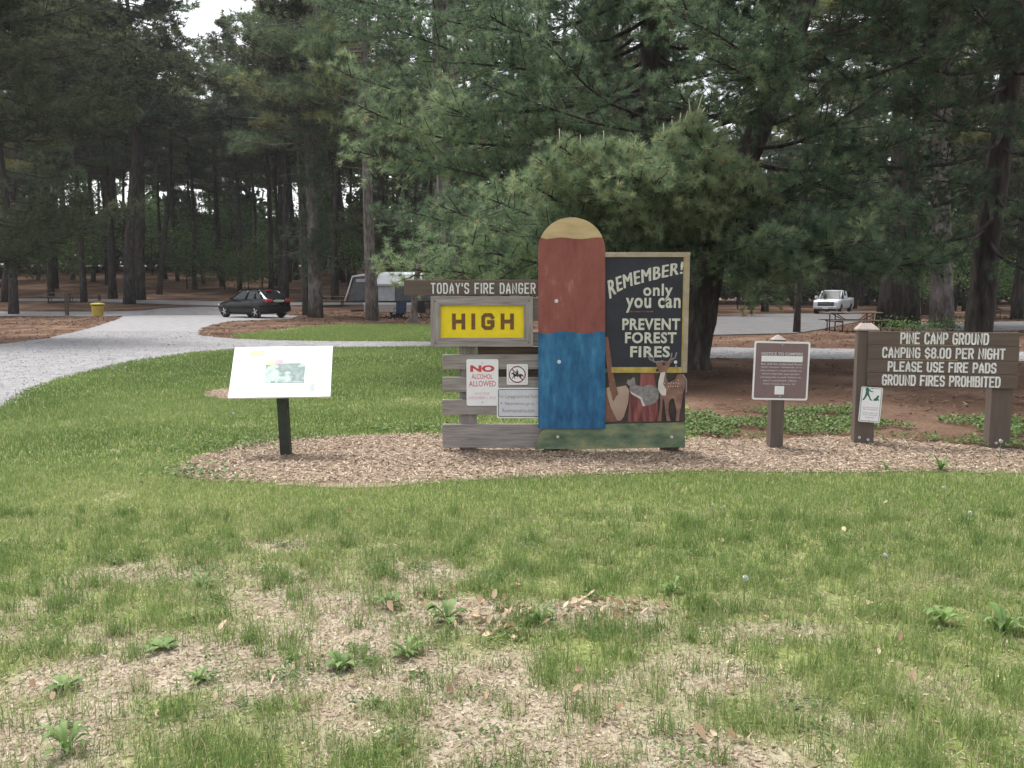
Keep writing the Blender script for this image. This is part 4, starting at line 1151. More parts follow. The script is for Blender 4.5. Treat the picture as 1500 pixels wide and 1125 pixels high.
def sec(x, w, zb, zt, crown=.05, tuck=.10):
    """half-round body section at station x"""
    h = zt - zb
    half = [(w * .86, zb), (w * .98, zb + h * .16), (w, zb + h * .45), (w * .985, zb + h * .72), (w * (1 - tuck * .5), zt - crown * .5), (w * .72, zt + crown * .2), (w * .35, zt + crown * .6)]
    return [(x, -a, z) for a, z in half] + [(x, a, z) for a, z in half[::-1]]

def wheel(parent, x, y, r, wd, out, spokes=5):
    o = MB().lathe([(r * .62, -wd / 2), (r * .93, -wd / 2), (r, -wd * .3), (r, wd * .3), (r * .93, wd / 2), (r * .62, wd / 2)], 24, axis='y').build('wheel', M['tyre'], parent)
    o.location = (x, y, r)
    yy = out * wd * .42
    mb = MB().lathe([(r * .66, yy - .012), (r * .66, yy + .012), (r * .58, yy + out * .014), (r * .56, yy - out * .02)], 20, axis='y')
    for k in range(spokes):
        a = 2 * math.pi * k / spokes
        mb.tube([(0, yy + out * .012, 0), (math.cos(a) * r * .6, yy + out * .006, math.sin(a) * r * .6)], [r * .13, r * .09], 6)
    mb.build('rim', M['rim'], o)
    # dark hollow of the arch around the tyre
    return o

def arch(parent, x, y, r, out):
    pts = [(math.cos(math.pi * k / 14) * r * 1.18, math.sin(math.pi * k / 14) * r * 1.18) for k in range(15)]
    pts = [(p[0], p[1] + r) for p in pts] + [(-r * 1.18, r * .55), (r * 1.18, r * .55)]
    o = MB().prism(pts, -.006, .006).build('wheel_arch', M['trim'], parent)
    o.location = (x, y, 0)
    return o

def greenhouse(parent, rings, glass, paint, pillars):
    g = MB().loft(rings[:2], True).build('windows', glass, parent)
    MB().loft(rings[1:], True, True).build('roof', paint, parent)
    for a, b, r in pillars: MB().tube([a, b], r, 5).build('pillar', paint, parent)

def rect_ring(x0, x1, wf, wr, z, zr=None):
    zr = z if zr is None else zr
    return [(x0, -wr * .9, zr), (x0 + .12, -wr, zr), (x1 - .15, -wf, z), (x1, -wf * .85, z), (x1, wf * .85, z), (x1 - .15, wf, z), (x0 + .12, wr, zr), (x0, wr * .9, zr)]

cp = gp(372, 465.2)
car = empty('parked_car', cp, math.radians(143), 'black hatchback parked on the gravel road with red tail lamps', 'car', None)
st = [(2.19, .60, .34, .60), (2.12, .74, .26, .70), (1.85, .82, .22, .80), (1.30, .86, .20, .90), (.95, .865, .2, .95), (.3, .87, .2, .96), (-.6, .875, .2, .985), (-1.3, .875, .21, 1.02), (-1.8, .86, .24, 1.04), (-2.05, .82, .28, 1.03), (-2.14, .76, .36, .98)]
MB().loft([sec(*s) for s in st], True, True).build('body', M['car_black'], car)
greenhouse(car, [rect_ring(-1.98, 1.02, .78, .74, .95, 1.03), rect_ring(-1.25, .22, .60, .58, 1.42, 1.42), rect_ring(-1.1, .0, .42, .42, 1.475)], M['glass'], M['car_black'],
           [((.98, s * .74, .95), (.22, s * .60, 1.42), .035) for s in (-1, 1)] + [((-.35, s * .80, .97), (-.42, s * .605, 1.42), .04) for s in (-1, 1)] + [((-1.80, s * .76, 1.02), (-1.2, s * .585, 1.42), .07) for s in (-1, 1)] + [((-1.15, s * .80, 1.0), (-.98, s * .60, 1.42), .035) for s in (-1, 1)])
for x in (1.38, -1.30):
    for s in (-1, 1):
        arch(car, x, s * .868, .32, s); wheel(car, x, s * .80, .32, .20, s)
for s in (-1, 1):
    MB().box(-2.185, -1.98, min(s * .42, s * .80), max(s * .42, s * .80), .84, 1.0).build('tail_lamp', M['red_lamp'], car, .03)
    MB().box(1.95, 2.16, min(s * .45, s * .72), max(s * .45, s * .72), .60, .72).build('headlight', M['clear_lamp'], car, .03)
    MB().box(.62, .80, min(s * .84, s * 1.0), max(s * .84, s * 1.0), .95, 1.07).build('mirror', M['car_black'], car, .03)
MB().box(-2.235, -2.04, -.74, .74, .36, .62).build('bumper', M['car_black'], car, .05)
MB().box(-2.175, -2.13, -.22, .22, .84, .97).build('licence_plate', M['numberplate'], car, .01)
for s in (-1, 1): MB().box(-2.18, -2.14, s * .29 - .05, s * .29 + .05, .87, .95).build('reversing_lamp', M['clear_lamp'], car, .01)
MB().box(-1.44, -1.28, -.18, .18, 1.43, 1.475).build('brake_lamp', M['red_lamp'], car, .01)
for s in (-1, 1):
    for x in (.12, -.95): MB().box(x - .09, x + .09, min(s * .86, s * .905), max(s * .86, s * .905), .84, .87).build('handle', M['car_black'], car)

tp = gx(1221, 72.0)
tr = empty('pickup_truck', tp, math.radians(-122), 'white pickup truck facing the camera beyond the picnic table', 'truck')
st = [(2.82, .86, .52, .98), (2.76, .96, .44, 1.08), (2.45, 1.0, .42, 1.16), (1.5, 1.0, .42, 1.22), (1.35, 1.0, .40, 1.24), (-.6, 1.0, .40, 1.26), (-.62, 1.0, .40, 1.30), (-2.85, 1.0, .44, 1.32), (-2.95, .96, .5, 1.28)]
MB().loft([sec(*s, .04, .04) for s in st], True, True).build('body', M['car_white'], tr)
greenhouse(tr, [rect_ring(-.72, 1.58, .88, .9, 1.24), rect_ring(-.60, .82, .72, .74, 1.84), rect_ring(-.5, .7, .6, .6, 1.92)], M['glass'], M['car_white'],
           [((1.52, s * .84, 1.24), (.80, s * .72, 1.85), .05) for s in (-1, 1)] + [((.42, s * .90, 1.24), (.38, s * .745, 1.85), .045) for s in (-1, 1)] + [((-.64, s * .90, 1.24), (-.56, s * .745, 1.85), .07) for s in (-1, 1)])
MB().box(2.74, 2.85, -.62, .62, .70, 1.0).build('grille', M['trim'], tr, .03)
MB().box(2.83, 2.87, -.60, .60, .84, .875).build('grille_bar', M['chrome'], tr)
for s in (-1, 1):
    MB().box(2.66, 2.83, min(s * .64, s * .92), max(s * .64, s * .92), .84, .99).build('headlight', M['clear_lamp'], tr, .03)
    MB().box(1.02, 1.22, min(s * 1.0, s * 1.24), max(s * 1.0, s * 1.24), 1.24, 1.48).build('mirror', M['car_white'], tr, .03)
MB().box(2.74, 2.95, -.94, .94, .46, .68).build('bumper', M['chrome'], tr, .05)
MB().box(2.94, 2.965, -.2, .2, .47, .6).build('licence_plate', M['sign_white'], tr)
MB().box(2.70, 2.80, -.8, .8, .30, .46).build('air_dam', M['trim'], tr)
MB().box(-2.7, -.72, -.84, .84, 1.335, 1.345).build('cargo_bed', M['trim'], tr)
for x in (1.85, -1.75):
    for s in (-1, 1):
        arch(tr, x, s * 1.0, .40, s); wheel(tr, x, s * .90, .40, .26, s)

car.scale = (1.05, 1.05, 1.07)
# ------------------------------------------------------------------ pop-up camper and what stands round it
M['canvas_dark'] = mat_noise('canvas_dark', [(0.3, (0.075, 0.08, 0.09)), (0.7, (0.13, 0.135, 0.145))], 4, 4, 0.9)
M['canvas_light'] = mat_noise('canvas_light', [(0.3, (0.33, 0.35, 0.38)), (0.7, (0.43, 0.45, 0.48))], 4, 4, 0.9)
M['camper_white'] = flat('camper_white', (0.62, 0.64, 0.66), 0.4, 0.4, var=.05)
M['camper_beige'] = mat_noise('camper_beige', [(0.3, (0.34, 0.29, 0.255)), (0.7, (0.42, 0.37, 0.33))], 3, 3, .5)
M['chair_blue'] = mat_noise('chair_fabric_blue', [(0.3, (0.03, 0.05, 0.10)), (0.7, (0.06, 0.085, 0.15))], 6, 4, .9)
c0 = gx(590, 50.0)
PK = Plane(c0)
cm = empty('pop_up_camper', c0, 0, 'white roofed pop-up camper with grey canvas ends standing among the pines', 'camper')
def k_(px, py): return PK(px, py)
bx0, bz0 = k_(533, 462); bx1, bz1 = k_(618, 443)
MB().box(bx0, bx1, 0, 2.1, .32, bz1).build('body', M['camper_beige'], cm, .03)
MB().box(bx0 - .02, bx1 + .02, -.02, 2.12, bz1 - .12, bz1 - .04).build('trim_strip', M['camper_white'], cm)
MB().box(k_(506, 440)[0], k_(655, 440)[0], .05, 2.05, bz1 + .003, bz1 + .09).build('bed_platform', M['trim'], cm)
zb = bz1 + .09
rx0, rz1 = k_(552, 398); rx1 = k_(618, 398)[0]
ztop = rz1
rz0 = k_(560, 419)[1]
MB().box(rx0 + .05, k_(578, 430)[0], .08, 2.0, zb, rz0).build('side_canvas_and_shade', M['canvas_light'], cm)
MB().box(k_(578.4, 430)[0], rx1 - .05, .10, 2.0, zb, rz0).build('side_canvas_and_shade', M['canvas_dark'], cm)  # dark panel across the open side; shade under the awning is its colour
MB().loft([[(rx0, -.05, rz0 + .002), (rx1, -.05, rz0 + .002), (rx1, 2.15, rz0 + .002), (rx0, 2.15, rz0 + .002)], [(rx0 - .04, -.1, rz0 + .12), (rx1 + .04, -.1, rz0 + .12), (rx1 + .04, 2.2, rz0 + .12), (rx0 - .04, 2.2, rz0 + .12)],
           [(rx0 + .02, .25, ztop - .12), (rx1 - .02, .25, ztop - .12), (rx1 - .02, 1.85, ztop - .12), (rx0 + .02, 1.85, ztop - .12)], [(rx0 + .2, .7, ztop), (rx1 - .2, .7, ztop), (rx1 - .2, 1.4, ztop), (rx0 + .2, 1.4, ztop)]]).build('roof', M['camper_white'], cm, .03)
a1, a2, a3 = k_(510, 440), k_(517, 406), k_(551, 398.5)
def end_canvas(x_out, x_up, x_in, zu, zi):
    return [[(x_out, .12, zb), (x_in, .12, zb), (x_in, .12, zi), (x_up, .12, zu)], [(x_out, 1.95, zb), (x_in, 1.95, zb), (x_in, 1.95, zi), (x_up, 1.95, zu)]]
MB().loft(end_canvas(a1[0], a2[0], rx0 + .04, a2[1], a3[1] - .1)).build('end_canvas', M['canvas_dark'], cm, .02)
MB().loft(end_canvas(k_(653, 440)[0], k_(648, 406)[0], rx1 - .04, a2[1], a3[1] - .1)).build('end_canvas', M['canvas_dark'], cm, .02)
mb = MB()
for y in (.06, 2.0):
    mb.tube([(a1[0] - .2, y, zb), (a1[0] - .02, y, zb + .5), (a2[0] - .04, y, a2[1] + .03), (rx0, y, a3[1] - .02)], .045, 6)
mb.build('canvas_edge', M['camper_white'], cm)
MB().box(a2[0] + .15, rx0 - .05, .10, .118, a2[1] - .26, a2[1] - .1).build('canvas_window', M['canvas_light'], cm)
for x in (bx0 + .15, bx1 - .15):
    for y in (.1, 2.0): MB().tube([(x, y, .33), (x - .12, y, 0)], .03, 6).build('jack', M['metal'], cm)
for y in (.12, 1.95): wheel(cm, (bx0 + bx1) / 2 + .1, y, .30, .18, -1 if y < 1 else 1)
MB().tube([(bx0, 1.0, .4), (bx0 - .9, 1.0, .38)], .05, 6).build('tow_bar', M['trim'], cm)

def camp_chair(name, label, px, Y, rz, mat):
    p = gx(px, Y)
    r = empty(name, p, rz, label, 'chair')
    mb = MB()
    for s in (-1, 1):
        mb.tube([(s * .26, -.24, 0), (s * .26, .24, .42)], .014, 6); mb.tube([(s * .26, .24, 0), (s * .26, -.24, .42), (s * .28, -.26, .60)], .014, 6)
        mb.tube([(s * .26, .22, .40), (s * .27, .36, .95)], .014, 6)
        mb.tube([(s * .28, -.26, .60), (s * .28, .30, .62)], .02, 6)
    mb.tube([(-.26, -.24, 0), (.26, -.24, .42)], .012, 6); mb.tube([(.26, -.24, 0), (-.26, -.24, .42)], .012, 6)
    mb.build('frame', M['trim'], r)
    MB().loft([[(-.26, -.25, .43), (.26, -.25, .43), (.26, .22, .38), (-.26, .22, .38)], [(-.26, -.25, .41), (.26, -.25, .41), (.26, .22, .36), (-.26, .22, .36)]]).build('seat', mat, r)
    MB().loft([[(-.27, .235, .38), (.27, .235, .38), (.28, .35, .97), (-.28, .35, .97)], [(-.27, .255, .38), (.27, .255, .38), (.28, .37, .97), (-.28, .37, .97)]]).build('backrest', mat, r)
    return r
camp_chair('camp_chair', 'dark blue folding camp chair in front of the camper', 586, 47.2, math.radians(200), M['chair_blue'])
camp_chair('camp_chair', 'black folding camp chair behind the thin grey trunk at the camper', 622, 47.6, math.radians(150), M['trim'])

# ------------------------------------------------------------------ picnic tables, barrel, posts
M['table_wood'] = mat_noise('table_wood', [(0.3, (0.11, 0.085, 0.068)), (0.7, (0.24, 0.195, 0.16))], 5, 6, .85, (.6, 6, 6), .2)
M['pipe'] = flat('pipe_frame', (0.09, 0.05, 0.035), .7, .3, metal=.3)
M['table_pale'] = mat_noise('table_pale', [(0.3, (0.30, 0.25, 0.21)), (0.7, (0.42, 0.36, 0.31))], 5, 6, .85)
def picnic_table(loc, rz, label, wood, L=2.0):
    r = empty('picnic_table', loc, rz, label, 'picnic table', 'picnic tables at the campsites')
    for k in range(4): MB().box(-L / 2, L / 2, -.38 + .193 * k, -.38 + .193 * k + .182, .69, .735).build('top_plank', wood, r, .005)
    for s in (-1, 1):
        y = s * .70
        MB().box(-L / 2, L / 2, y - .13, y + .13, .41, .45).build('bench', wood, r, .005)
    for x in (-L * .36, L * .36):
        mb = MB()
        for s in (-1, 1):
            mb.tube([(x - .05, s * .26, .69), (x - .05, s * .26, .02)], .024, 8)
            mb.tube([(x + .05, s * .72, .41), (x + .05, s * .72, .02)], .024, 8)
            mb.tube([(x, s * .26, .68), (x * .35, s * .1, .40)], .018, 6)
        mb.tube([(x, -.74, .38), (x, .74, .38)], .024, 8)
        mb.tube([(x, -.74, .02), (x, .74, .02)], .024, 8)
        mb.build('leg_frame', M['pipe'], r)
    return r
t0 = gp(1248, 485)
picnic_table(t0, math.radians(3), 'weathered wooden picnic table on pipe legs between the white truck and the plank sign', M['table_wood'], 2.05)
picnic_table(gp(88, 443), math.radians(20), 'dark picnic table far back beside the wooden marker post and yellow barrel', M['table_wood'])
picnic_table(gp(1478, 467), math.radians(-4), 'picnic table beyond the thick dark pine at the right edge', M['table_wood'], 2.4)
picnic_table(gp(486, 449), math.radians(8), 'small looking dark picnic table far behind the twiggy pine trunk', M['table_wood'])

bp_ = gp(143.5, 463.8)
br = empty('trash_barrel', bp_, 0, 'yellow tapered trash barrel with flared rim beside the gravel road', 'barrel')
s_ = bp_.y / F_PX
M['barrel_yellow'] = mat_noise('barrel_yellow', [(0.3, (0.42, 0.30, 0.045)), (0.7, (0.52, 0.39, 0.075))], 4, 5, .6)
R1, R0, H1 = 9.2 * s_, 7.4 * s_, 18.5 * s_
MB().lathe([(R0, 0), (R1 * .92, H1 * .82), (R1 * .95, H1 * .86)], 24).build('barrel', M['barrel_yellow'], br)
MB().lathe([(R1 * .88, H1 * .86), (R1 * .88, H1 * .94)], 24).build('dark_band', M['trim'], br)
MB().lathe([(R1 * 1.06, H1 * .925), (R1 * 1.08, H1 * .99), (R1 * .9, H1 * 1.06), (R1 * .3, H1 * 1.10)], 24).build('lid', M['barrel_yellow'], br)
def marker_post(px, py, top, wpx, label):
    p = gp(px, py); k = p.y / F_PX
    r = empty('marker_post', p, .2, label, 'post')
    w = wpx * k / 2; h = (py - top) * k
    MB().box(-w, w, -w, w, -.1, h).build('shaft', M['wood_dark'], r, .02)
    MB().loft([[(-w * 1.1, -w * 1.1, h + .001), (w * 1.1, -w * 1.1, h + .001), (w * 1.1, w * 1.1, h + .001), (-w * 1.1, w * 1.1, h + .001)], [(-w * .5, -w * .5, h + .14), (w * .5, -w * .5, h + .14), (w * .5, w * .5, h + .14), (-w * .5, w * .5, h + .14)]]).build('cap', M['wood_dark'], r)
marker_post(98.5, 463, 432, 4.6, 'dark square wooden marker post left of the yellow barrel')
marker_post(145.5, 441, 434, 3.5, 'short wooden post standing far behind the yellow barrel')
marker_post(1456.5, 470, 448, 3.2, 'slim dark post beside the picnic table at the right edge')
# ------------------------------------------------------------------ trees
def tufts_mesh(name, pos, dirs, size, k, width, tint, seed=0, spread=0.85, droop=0.0):
    """bursts of needles: each needle one slim triangle"""
    r = np.random.default_rng(seed); n = len(pos)
    d = np.repeat(dirs, k, 0) * 0.55 + r.normal(0, 1, (n * k, 3)) * spread * 0.6
    d[:, 2] -= droop
    d /= np.linalg.norm(d, axis=1, keepdims=True) + 1e-9
    s = np.repeat(size, k) * r.uniform(.65, 1.1, n * k)
    b = np.repeat(pos, k, 0) + d * (s * .06)[:, None]
    wv = np.cross(d, r.normal(0, 1, (n * k, 3))); wv /= np.linalg.norm(wv, axis=1, keepdims=True) + 1e-9
    wv *= (np.repeat(width, k) * .5)[:, None] if hasattr(width, '__len__') else width * .5
    V = np.stack([b - wv, b + wv, b + d * s[:, None]], 1).reshape(-1, 3)
    t = np.clip(np.repeat(tint, k) + r.normal(0, .05, n * k), 0, 1)
    i = np.arange(n * k) * 3
    return np_mesh(name, V, tris=np.stack([i, i + 1, i + 2], 1), attr={'tint': np.repeat(t, 3)})

def nrm(v): return v / (np.linalg.norm(v) + 1e-9)

def bough(mb, T, a, b, width, dens, rng, start=.3, sag=.15, r0=.05, tuft=.145, tint=.45, rise=.25):
    """one limb from a to b with flat sprays of needle tufts; wood goes to mb, tufts to T"""
    a, b = np.array(a), np.array(b); L = np.linalg.norm(b - a); f = nrm(b - a)
    side = nrm(np.cross(f, [0, 0, 1.0]))
    P = []
    w1, w2 = rng.normal(0, .05 * L), rng.normal(0, .05 * L)
    for i in range(9):
        s = i / 8
        P.append(a + (b - a) * s + np.array([0, 0, -sag * L * math.sin(math.pi * s) * (1 - s * .5)]) + side * (w1 * math.sin(math.pi * s) + w2 * math.sin(2 * math.pi * s)))
    mb.tube(P, [r0 * (1 - .85 * i / 8) + .006 for i in range(9)], 6)
    P = np.array(P)
    start = min(start, rng.uniform(.12, .35))
    ntw = max(5, int(L * 6.6 * dens)); width = width * 1.25
    for q in range(ntw):
        s = start + (1 - start) * (q + rng.random()) / ntw
        x = s * 8; i = min(7, int(x)); p = P[i] + (P[i + 1] - P[i]) * (x - i)
        tl = width * (.35 + .65 * math.sin(math.pi * min(1, .25 + .75 * (s - start) / (1 - start)))) * rng.uniform(.5, 1.1)
        sd = 1 if q % 2 else -1
        dv = nrm(f * rng.uniform(.3, .9) + side * sd * rng.uniform(.3, 1.0) + np.array([0, 0, rng.normal(rise * .35, .42)]))
        e = p + dv * tl + np.array([0, 0, rise * tl * .3])
        mb.tube([p, (p + e) / 2 + np.array([0, 0, -.03 * tl]), e], [.012, .009, .005], 4, False)
        m = max(3, int(tl / (tuft * .62)))
        tt = tint + rng.normal(0, .14)
        for j in range(m):
            u = .25 + .75 * (j + rng.random()) / m
            c = p + (e - p) * u + rng.normal(0, tuft * .75, 3)
            T.append((c, nrm(dv * .7 + np.array([0, 0, .55]) + rng.normal(0, .3, 3)), tuft * rng.uniform(.75, 1.15), tt + rng.normal(0, .1)))
        T.append((e, nrm(dv + np.array([0, 0, .5])), tuft * 1.1, tt + .12))
        if rng.random() < .5: T.append((e + rng.normal(0, .05, 3), np.array([0, 0, 1.0]), .045, 1.5))

def crown_from(T, name, k, width, seed, root, mat):
    o = np.array(root.location)
    pos = np.array([t[0] for t in T]) - o; dr = np.array([t[1] for t in T]); sz = np.array([t[2] for t in T]); ti = np.clip(np.array([t[3] for t in T]), 0, .94)
    return link('crown', tufts_mesh('crown', pos, dr, sz, k, width, ti, seed), mat, root)

def rough_trunk(mb, pts, radii, seed, seg=14):
    P = catmull(pts, 5); R = np.interp(np.linspace(0, 1, len(P)), np.linspace(0, 1, len(radii)), radii)
    mb.tube(P, list(R), seg, True, True, .14, seed)

def near_pine(label, name, trunk_pts, radii, boughs, upper, seed, mat=None, zlo=0, k=40, width=.0078, mat_n=None):
    """trunk_pts in world, boughs as picture points with depth"""
    rng = np.random.default_rng(seed)
    base = Vector(trunk_pts[0]); base.z = tz(base.x, base.y)
    root = empty(name, base, 0, label, 'tree')
    mb = MB(); T = []
    o = np.array(base)
    mbw = MB()
    rough_trunk(mb, [tuple(np.array(p) - o) for p in trunk_pts], radii, seed)
    fl = [tuple(np.array(trunk_pts[0]) - o + np.array([0, 0, -.2])), tuple(np.array(trunk_pts[0]) - o + np.array([0, 0, .45]))]
    mb.tube(fl, [radii[0] * 1.5, radii[0] * 1.0], 12, False, True, .25, seed)
    for x0, y0, Y0, x1, y1, Y1, w, dn, tn in boughs:
        a, b = at(x0, y0, Y0), at(x1, y1, Y1)
        m2 = MB()
        bough(m2, T, a, b, w, dn, rng, tint=tn, r0=.045)
        mb.add([tuple(np.array(v) - o) for v in m2.v], m2.f, True)
    if upper:
        z0, z1, n, R = upper
        P = catmull(trunk_pts, 6)
        zs = np.array([p[2] for p in P])
        for q in range(n):
            z = rng.uniform(z0, z1)
            i = int(np.argmin(abs(zs - z))); c = np.array(P[i]).copy(); c[2] = z
            az = rng.uniform(0, 2 * math.pi); L = R * rng.uniform(.6, 1.1) * (1 - .6 * (z - z0) / (z1 - z0))
            b = c + np.array([math.cos(az) * L, math.sin(az) * L, rng.uniform(-.3, .6)])
            m2 = MB(); bough(m2, T, c, b, L * .38, .75, rng, tint=.42, tuft=.24, r0=.05)
            mb.add([tuple(np.array(v) - o) for v in m2.v], m2.f, True)
    mb.build('trunk', mat or M['bark'], root, fixn=False)
    sizes = np.array([t[2] for t in T])
    wd = np.where(sizes > .165, width * 2.2, width)
    pos = np.array([t[0] for t in T]) - o; dr = np.array([t[1] for t in T]); ti = np.array([t[3] for t in T]); ti = np.where(ti > 1.3, 1.0, np.clip(ti, 0, .90))
    link('crown', tufts_mesh('crown', pos, dr, sizes, k, wd, ti, seed), mat_n or M['needles'], root)
    return root, T

W_ = lambda px, py, Y: tuple(at(px, py, Y))
def ground_of(px, Y): return tuple(gx(px, Y))
t1 = [ground_of(1015, 18), W_(1028, 470, 18), W_(1042, 390, 18), W_(1064, 310, 18), W_(1092, 235, 18), W_(1130, 145, 18.1), W_(1163, 55, 18.2), W_(1190, -40, 18.3), W_(1215, -300, 18.5), W_(1225, -600, 18.5)]
B1 = [(tx + 110, 295, 17.0, tx, ty, tY, .38, 2.0, .80) for tx, ty, tY in ((820, 214, 14.8), (850, 219, 14.8), (884, 216, 14.9), (908, 224, 15.0), (936, 218, 15.0), (972, 202, 15.1), (985, 196, 15.2), (790, 234, 14.7), (955, 230, 14.9), (870, 238, 14.7), (1045, 235, 15.3), (925, 255, 14.6), (838, 262, 14.6), (760, 262, 14.6), (900, 292, 14.5), (985, 262, 14.8), (1010, 228, 15.2))] + [(1095, 290, 17.5, 1003, 190, 15.4, .38, 2.0, .82), (1098, 285, 17.5, 1018, 184, 15.35, .38, 2.2, .85), (1088, 245, 18, 1020, 182, 15.4, .45, 1.5, .74), (1085, 275, 18, 905, 225, 15.0, .8, 1.3, .74), (1080, 300, 18, 805, 236, 14.8, .75, 1.3, .74), (1078, 320, 18, 700, 285, 14.5, .9, 1.25, .68), (1076, 310, 18, 860, 275, 14.6, .9, 1.25, .70), (1078, 300, 18, 960, 265, 14.4, .8, 1.2, .72),
      (1074, 330, 18, 620, 352, 14.5, .9, 1.2, .66), (1072, 335, 18, 560, 385, 15, .8, 1.4, .72), (1072, 335, 18, 640, 395, 15.2, .7, 1.4, .70), (1072, 330, 18, 740, 335, 14.2, .8, 1.1, .48), (1070, 335, 18, 700, 388, 15.5, .8, 1.2, .55), (1072, 328, 18, 640, 300, 15.5, .9, 1.1, .45), (1074, 320, 18, 800, 320, 15.5, .8, 1.0, .40),
      (1074, 335, 18, 780, 385, 16.5, .7, 1.0, .45), (1085, 260, 18, 1000, 225, 15, .7, 1.2, .58),
      (1130, 145, 18, 800, 60, 15, .8, .55, .36), (1125, 155, 18, 700, 120, 16, .8, .5, .36), (1150, 95, 18, 985, 20, 15, .7, 1.0, .45), (1168, 40, 18.2, 1000, -25, 15, 1, 1, .45), (1150, 95, 18, 1040, 85, 15, .8, 1.2, .50), (1120, 170, 18, 985, 110, 15.5, .8, 1.1, .48),
      (1092, 235, 18, 1350, 195, 16, 1.0, 1, .38), (1100, 215, 18, 1300, 125, 16, 1, 1, .36), (1145, 105, 18, 1420, 55, 16.5, 1, 1, .36), (1165, 50, 18.2, 1350, -20, 16.5, 1, 1, .36), (1120, 170, 18, 1210, 120, 15, .8, 1.1, .44), (1135, 135, 18, 1150, 40, 15.2, .8, 1.1, .46),
      (1068, 300, 18, 1330, 300, 15.5, .9, 1.1, .42), (1064, 312, 18, 1280, 352, 15, .8, 1.1, .46), (1060, 325, 18, 1175, 395, 15, .55, 1.3, .58), (1058, 330, 18, 1380, 385, 16.5, .9, 1, .44), (1062, 315, 18, 1150, 345, 14.5, .8, 1.3, .55), (1066, 305, 18, 1235, 330, 15.5, .8, 1.1, .44), (1056, 340, 18, 1125, 430, 15.2, .6, 1.3, .62), (1060, 320, 18, 1090, 400, 15.6, .6, 1.1, .5),
      (1075, 280, 18, 1180, 260, 15.5, .9, 1.1, .42), (1062, 318, 18, 1345, 378, 17, .6, 1, .46), (1080, 270, 18, 1250, 250, 16, .9, 1.0, .38)]
T1ROOT, _ = near_pine('big leaning white pine with long drooping boughs right behind the display board', 'pine_tree', t1, [.33, .29, .27, .26, .25, .23, .20, .17, .12, .05], B1, (8.0, 20, 95, 4.4), 11)
def candles(root, spots):
    o = np.array(root.location)
    for px, py, Y, h, lean in spots:
        mb = MB()
        p = np.array(at(px, py, Y)) - o
        mb.tube([p - np.array([0, 0, .10]), p, p + np.array([lean * h, 0, h])], [.008, .010, .006], 6)
        mb.build('shoot', M['shoot'], root, fixn=False)
M['shoot'] = flat('young_shoot', (0.42, 0.40, 0.26), .8, .2)
candles(T1ROOT, [(1018, 176, 15.35, .42, .28), (1012, 176, 15.4, .34, -.12), (1024, 172, 15.4, .16, .6), (1002, 182, 15.4, .22, .25), (985, 186, 15.2, .12, -.1), (972, 192, 15.1, .13, 0), (908, 215, 15.0, .13, 0), (885, 206, 14.9, .16, -.08), (820, 204, 14.8, .17, -.05), (850, 210, 14.8, .14, 0), (930, 208, 15.0, .10, .3), (787, 372, 16.4, .16, -.3), (796, 372, 16.4, .18, .25), (940, 218, 15, .10, 0), (996, 176, 15.4, .12, .1)])
x2 = gx(953, 22)
t2 = [(x2.x, 22, 0), (x2.x + .03, 22, 3), (x2.x - .02, 22, 8), (x2.x + .05, 22, 14), (x2.x, 22, 22)]
B2 = [(957, 150, 22, 1095, 130, 23.5, 1.0, 1.1, .40), (957, 60, 22, 1120, 20, 23.5, 1.1, 1.1, .40), (957, 215, 22, 1100, 205, 23.5, 1.0, 1.1, .38), (957, 105, 22, 1070, 85, 24, 1.0, 1.1, .38), (957, 20, 22, 1080, -20, 23.5, 1.1, 1.1, .4), (957, 185, 22, 1060, 165, 23.5, .9, 1.1, .4), (950, 105, 22, 505, 108, 18, 1.1, 1.1, .66), (950, 150, 22, 525, 155, 18, 1.0, 1.2, .68), (950, 195, 22, 515, 220, 18.5, .9, 1.2, .66), (950, 125, 22, 640, 150, 17, 1, 1.1, .62), (950, 225, 22, 600, 232, 18, .9, 1.1, .48), (950, 60, 22, 560, 35, 18.5, 1.1, 1, .48), (950, 25, 22, 690, 5, 18, 1.1, 1, .42),
      (945, 160, 22, 760, 175, 21, .8, .8, .38), (945, 90, 22, 780, 90, 21, .8, .8, .36), (950, 240, 22, 720, 235, 19, .9, 1, .42), (955, 80, 22, 1100, 60, 19, 1, .9, .33), (955, 180, 22, 1080, 190, 19.5, .9, .9, .33), (950, 290, 22, 600, 310, 20, .9, .9, .42), (950, 40, 22, 620, 90, 18.5, 1, 1.1, .52), (950, -20, 22, 520, 0, 18.5, 1, 1, .45), (950, 130, 22, 870, 130, 23.5, .9, .9, .33)]
near_pine('straight dark pine trunk rising behind the top of the painted arch', 'pine_tree', t2, [.40, .37, .33, .26, .08], B2, (8.5, 21, 80, 4.4), 12)
t3 = [ground_of(1432, 20), W_(1438, 440, 20), W_(1446, 350, 20), W_(1455, 290, 20), W_(1468, 200, 20), W_(1485, 80, 20.1), W_(1497, -60, 20.2), W_(1505, -300, 20.2), W_(1510, -560, 20.2)]
